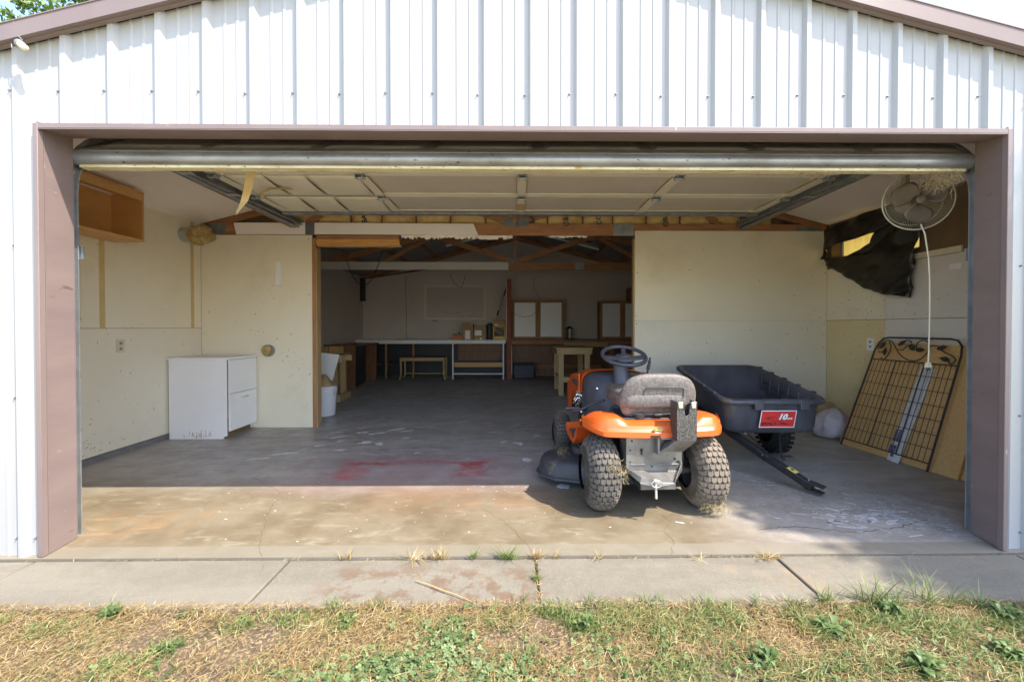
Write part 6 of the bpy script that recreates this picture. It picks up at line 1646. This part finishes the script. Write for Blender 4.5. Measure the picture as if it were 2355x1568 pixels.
rosette('dense green weed at the right edge of the lawn', 1.93, 1.60, 50, .08, .010, 29, .8)
rosette('bright broad weed low in the right corner foreground', 1.36, 1.36, 40, .09, .011, 30, .7)
rosette('narrow leafed weed in the lower right foreground straw', .86, 1.40, 34, .08, .010, 31, .8)
rosette('spreading weed low right beside the bottom corner', 1.72, 1.42, 40, .08, .010, 32, .7)
# tufts rooted in the joint in front of the slab
def tuft(label, cx, cy, n, L_, m_, seed, lean_=.35, spread=.012, wid=.0016):
    rg2 = np.random.default_rng(seed)
    o = blades('grass_tuft', m_, rg2.normal(cx, spread, n), rg2.normal(cy, .004, n), np.full(n, -.004), L_, wid, lean_, seed, None)
    return tag(o, label, 'grass tuft', 'tufts growing in the walkway joints')
tuft('dry twiggy tuft farthest left in the joint before the slab', -.817, 2.036, 22, .055, 'deadgrass', 41, .45, .02)
tuft('flattened dry tuft spilling onto the walkway left of the spiky tuft', -.486, 2.03, 40, .10, 'straw', 42, .9, .016)
tuft('wide brown spiky dry tuft in the joint left of the small green sprig', -.368, 2.034, 60, .065, 'deadgrass', 43, .5, .03)
tuft('small grey green sprig between two dry tufts in the joint', -.196, 2.034, 26, .05, 'green', 44, .25, .008, .0028)
tuft('bushiest green and straw tuft in the centre of the joint', -.026, 2.032, 110, .07, 'green', 45, .45, .022)
tuft('brown tuft where the centre walkway joint meets the slab', .110, 2.032, 60, .06, 'deadgrass', 46, .5, .016)
tuft('small dry forked sprig right of the centre walkway joint', .215, 2.034, 16, .05, 'deadgrass', 47, .35, .008)
tuft('dry dark sprig lying in the joint before the mower wheel', .41, 2.030, 26, .05, 'deadgrass', 48, .8, .02)
tuft('dry root tangle on the joint at the head of the right walkway joint', 1.235, 2.02, 60, .06, 'deadgrass', 49, .75, .03)
tuft('dry sprig left of the right root tangle', .90, 2.015, 22, .055, 'straw', 50, .9, .012)
tuft('green tuft halfway along the centre walkway joint', .103, 1.86, 60, .035, 'green', 51, .5, .008)
tuft('thin straw and green tuft at the lawn end of the right joint', 1.285, 1.70, 50, .05, 'green', 52, .6, .012)
# debris in joints, and straw over walkway edge
n = 3600; x = rg.uniform(-2.6, 2.6, n); y = 1.688 + .018 * nz(x, x * 0, 3.1, 9) + rg.normal(0, .012, n)
blades('edge_straw', 'deadgrass', x, y, np.full(n, -.001), .030, .0009, .93, 61, curl=.4)
n = 500; x = np.where(rg.random(n) < .6, rg.uniform(1.0, 2.6, n), rg.uniform(-2.4, 1, n)); y = rg.normal(2.037, .006, n)
blades('joint_debris', 'deadgrass', x, y, np.full(n, -.006), .022, .0012, .92, 62, curl=.2)
n = 90; x = rg.normal(.107, .004, n); y = rg.uniform(1.7, 2.03, n)
blades('joint_debris', 'deadgrass', x, y, np.full(n, -.004), .022, .0014, .8, 63)
tag(MB().tube([(-.435, 1.850, .006), (-.36, 1.81, .008), (-.30, 1.775, .007), (-.24, 1.745, .008), (-.19, 1.715, .006), (-.165, 1.70, .004)], [.0022, .0026, .0026, .0022, .0018, .001], 8).build('dry_stick', 'pine', None, smooth=True), 'long pale dry stick lying across the walkway by the dirt stain', 'stick')
# ------------------------------------------------------------------ trees
def tree(name, label, base, height, blobs, leaf_n, leaf_s, seed, trunk_r=.16):
    t = thing(name, label, 'tree', base); rg2 = np.random.default_rng(seed); random.seed(seed); b = Vector(base)
    top_ = b + Vector((0, 0, height * .62))
    m = MB(); m.tube([b, b + Vector((.05, .02, height * .3)), top_], [trunk_r, trunk_r * .75, trunk_r * .4], 12)
    m.build('trunk', 'bark', t, smooth=True)
    li = MB()
    for (c, r, nn) in blobs:
        c = Vector(c); st_ = b.lerp(top_, random.uniform(.5, .95))
        mid = st_.lerp(c, .5) + Vector((random.uniform(-.2, .2), random.uniform(-.2, .2), .2))
        li.tube([st_, mid, c], [trunk_r * .3, trunk_r * .18, .02], 6)
        for _ in range(5):
            q = c + Vector([random.uniform(-1, 1) * r[i] * .8 for i in range(3)]); li.tube([mid.lerp(c, .6), q], [.02, .006], 5)
    li.build('limbs', 'bark', t, smooth=True)
    P = []
    tot = sum(x[2] for x in blobs)
    for (c, r, nn) in blobs:
        k = int(leaf_n * nn / tot); ncl = max(6, k // 40)
        d = rg2.normal(0, 1, (ncl, 3)); d /= np.linalg.norm(d, axis=1)[:, None]; cc = np.array(c) + d * np.array(r) * (rg2.random((ncl, 1)) ** .45)
        idx = rg2.integers(0, ncl, k)
        P.append(cc[idx] + rg2.normal(0, .10, (k, 3)) * np.array([1, 1, .7]))
    P = np.concatenate(P); n = len(P)
    d1 = rg2.normal(0, 1, (n, 3)); d1[:, 2] -= .5; d1 /= np.linalg.norm(d1, axis=1)[:, None]; d2 = np.cross(d1, rg2.normal(0, 1, (n, 3))); d2 /= np.linalg.norm(d2, axis=1)[:, None]
    s = leaf_s * rg2.uniform(.6, 1.3, (n, 1))
    V = np.stack([P - d1 * s, P + d2 * s * .38, P + d1 * s, P - d2 * s * .38], 1) - np.array(base)
    me = bpy.data.meshes.new('crown'); me.vertices.add(n * 4); me.vertices.foreach_set('co', V.reshape(-1)); me.loops.add(n * 4); me.loops.foreach_set('vertex_index', np.arange(n * 4, dtype=np.int32))
    me.polygons.add(n); me.polygons.foreach_set('loop_start', np.arange(n, dtype=np.int32) * 4)
    try: me.polygons.foreach_set('loop_total', np.full(n, 4, dtype=np.int32))
    except Exception: pass
    me.update(); at = me.attributes.new('rnd', 'FLOAT', 'POINT'); at.data.foreach_set('value', np.repeat(rg2.random(n), 4)); me.materials.append(M['leaf'])
    o = bpy.data.objects.new('crown', me); C.objects.link(o); o.parent = t; W[o.name] = W[t.name]
    return t
tree('background_tree', 'feathery green tree rising behind the left slope of the roof', (-10.0, 10.5, -.07), 8.5,
     [((-8.6, 10.2, 7.4), (1.0, 1.0, .9), 2), ((-9.6, 10.2, 6.8), (1.4, 1.2, 1.2), 3), ((-10.8, 10.4, 6.2), (1.5, 1.2, 1.3), 3), ((-8.3, 10.3, 7.3), (1.1, 1.0, .9), 2), ((-9.4, 10.5, 8.4), (1.5, 1.2, 1.2), 3), ((-11.6, 10.6, 7.8), (1.4, 1.2, 1.3), 3), ((-12.4, 10.6, 6.0), (1.3, 1.2, 1.2), 2), ((-7.4, 10.5, 8.2), (1.0, .9, .8), 2)], 42000, .085, 5, .22)
tree('shade_tree', 'yard tree standing in front of the garage at right whose shadow dapples the slab', (7.9, -1.4, -.07), 8.5,
     [((6.75, -.45, 6.4), (1.05, .95, .8), 5), ((6.15, -.15, 6.5), (.62, .5, .45), 2), ((7.9, -.9, 7.1), (1.3, 1.2, 1.0), 5), ((8.3, .2, 6.5), (1.2, 1.1, 1.0), 4), ((7.3, -1.9, 6.8), (1.0, .9, .8), 2), ((9.0, -1.9, 7.0), (1.2, 1.2, 1.0), 3)], 26000, .08, 9, .20)
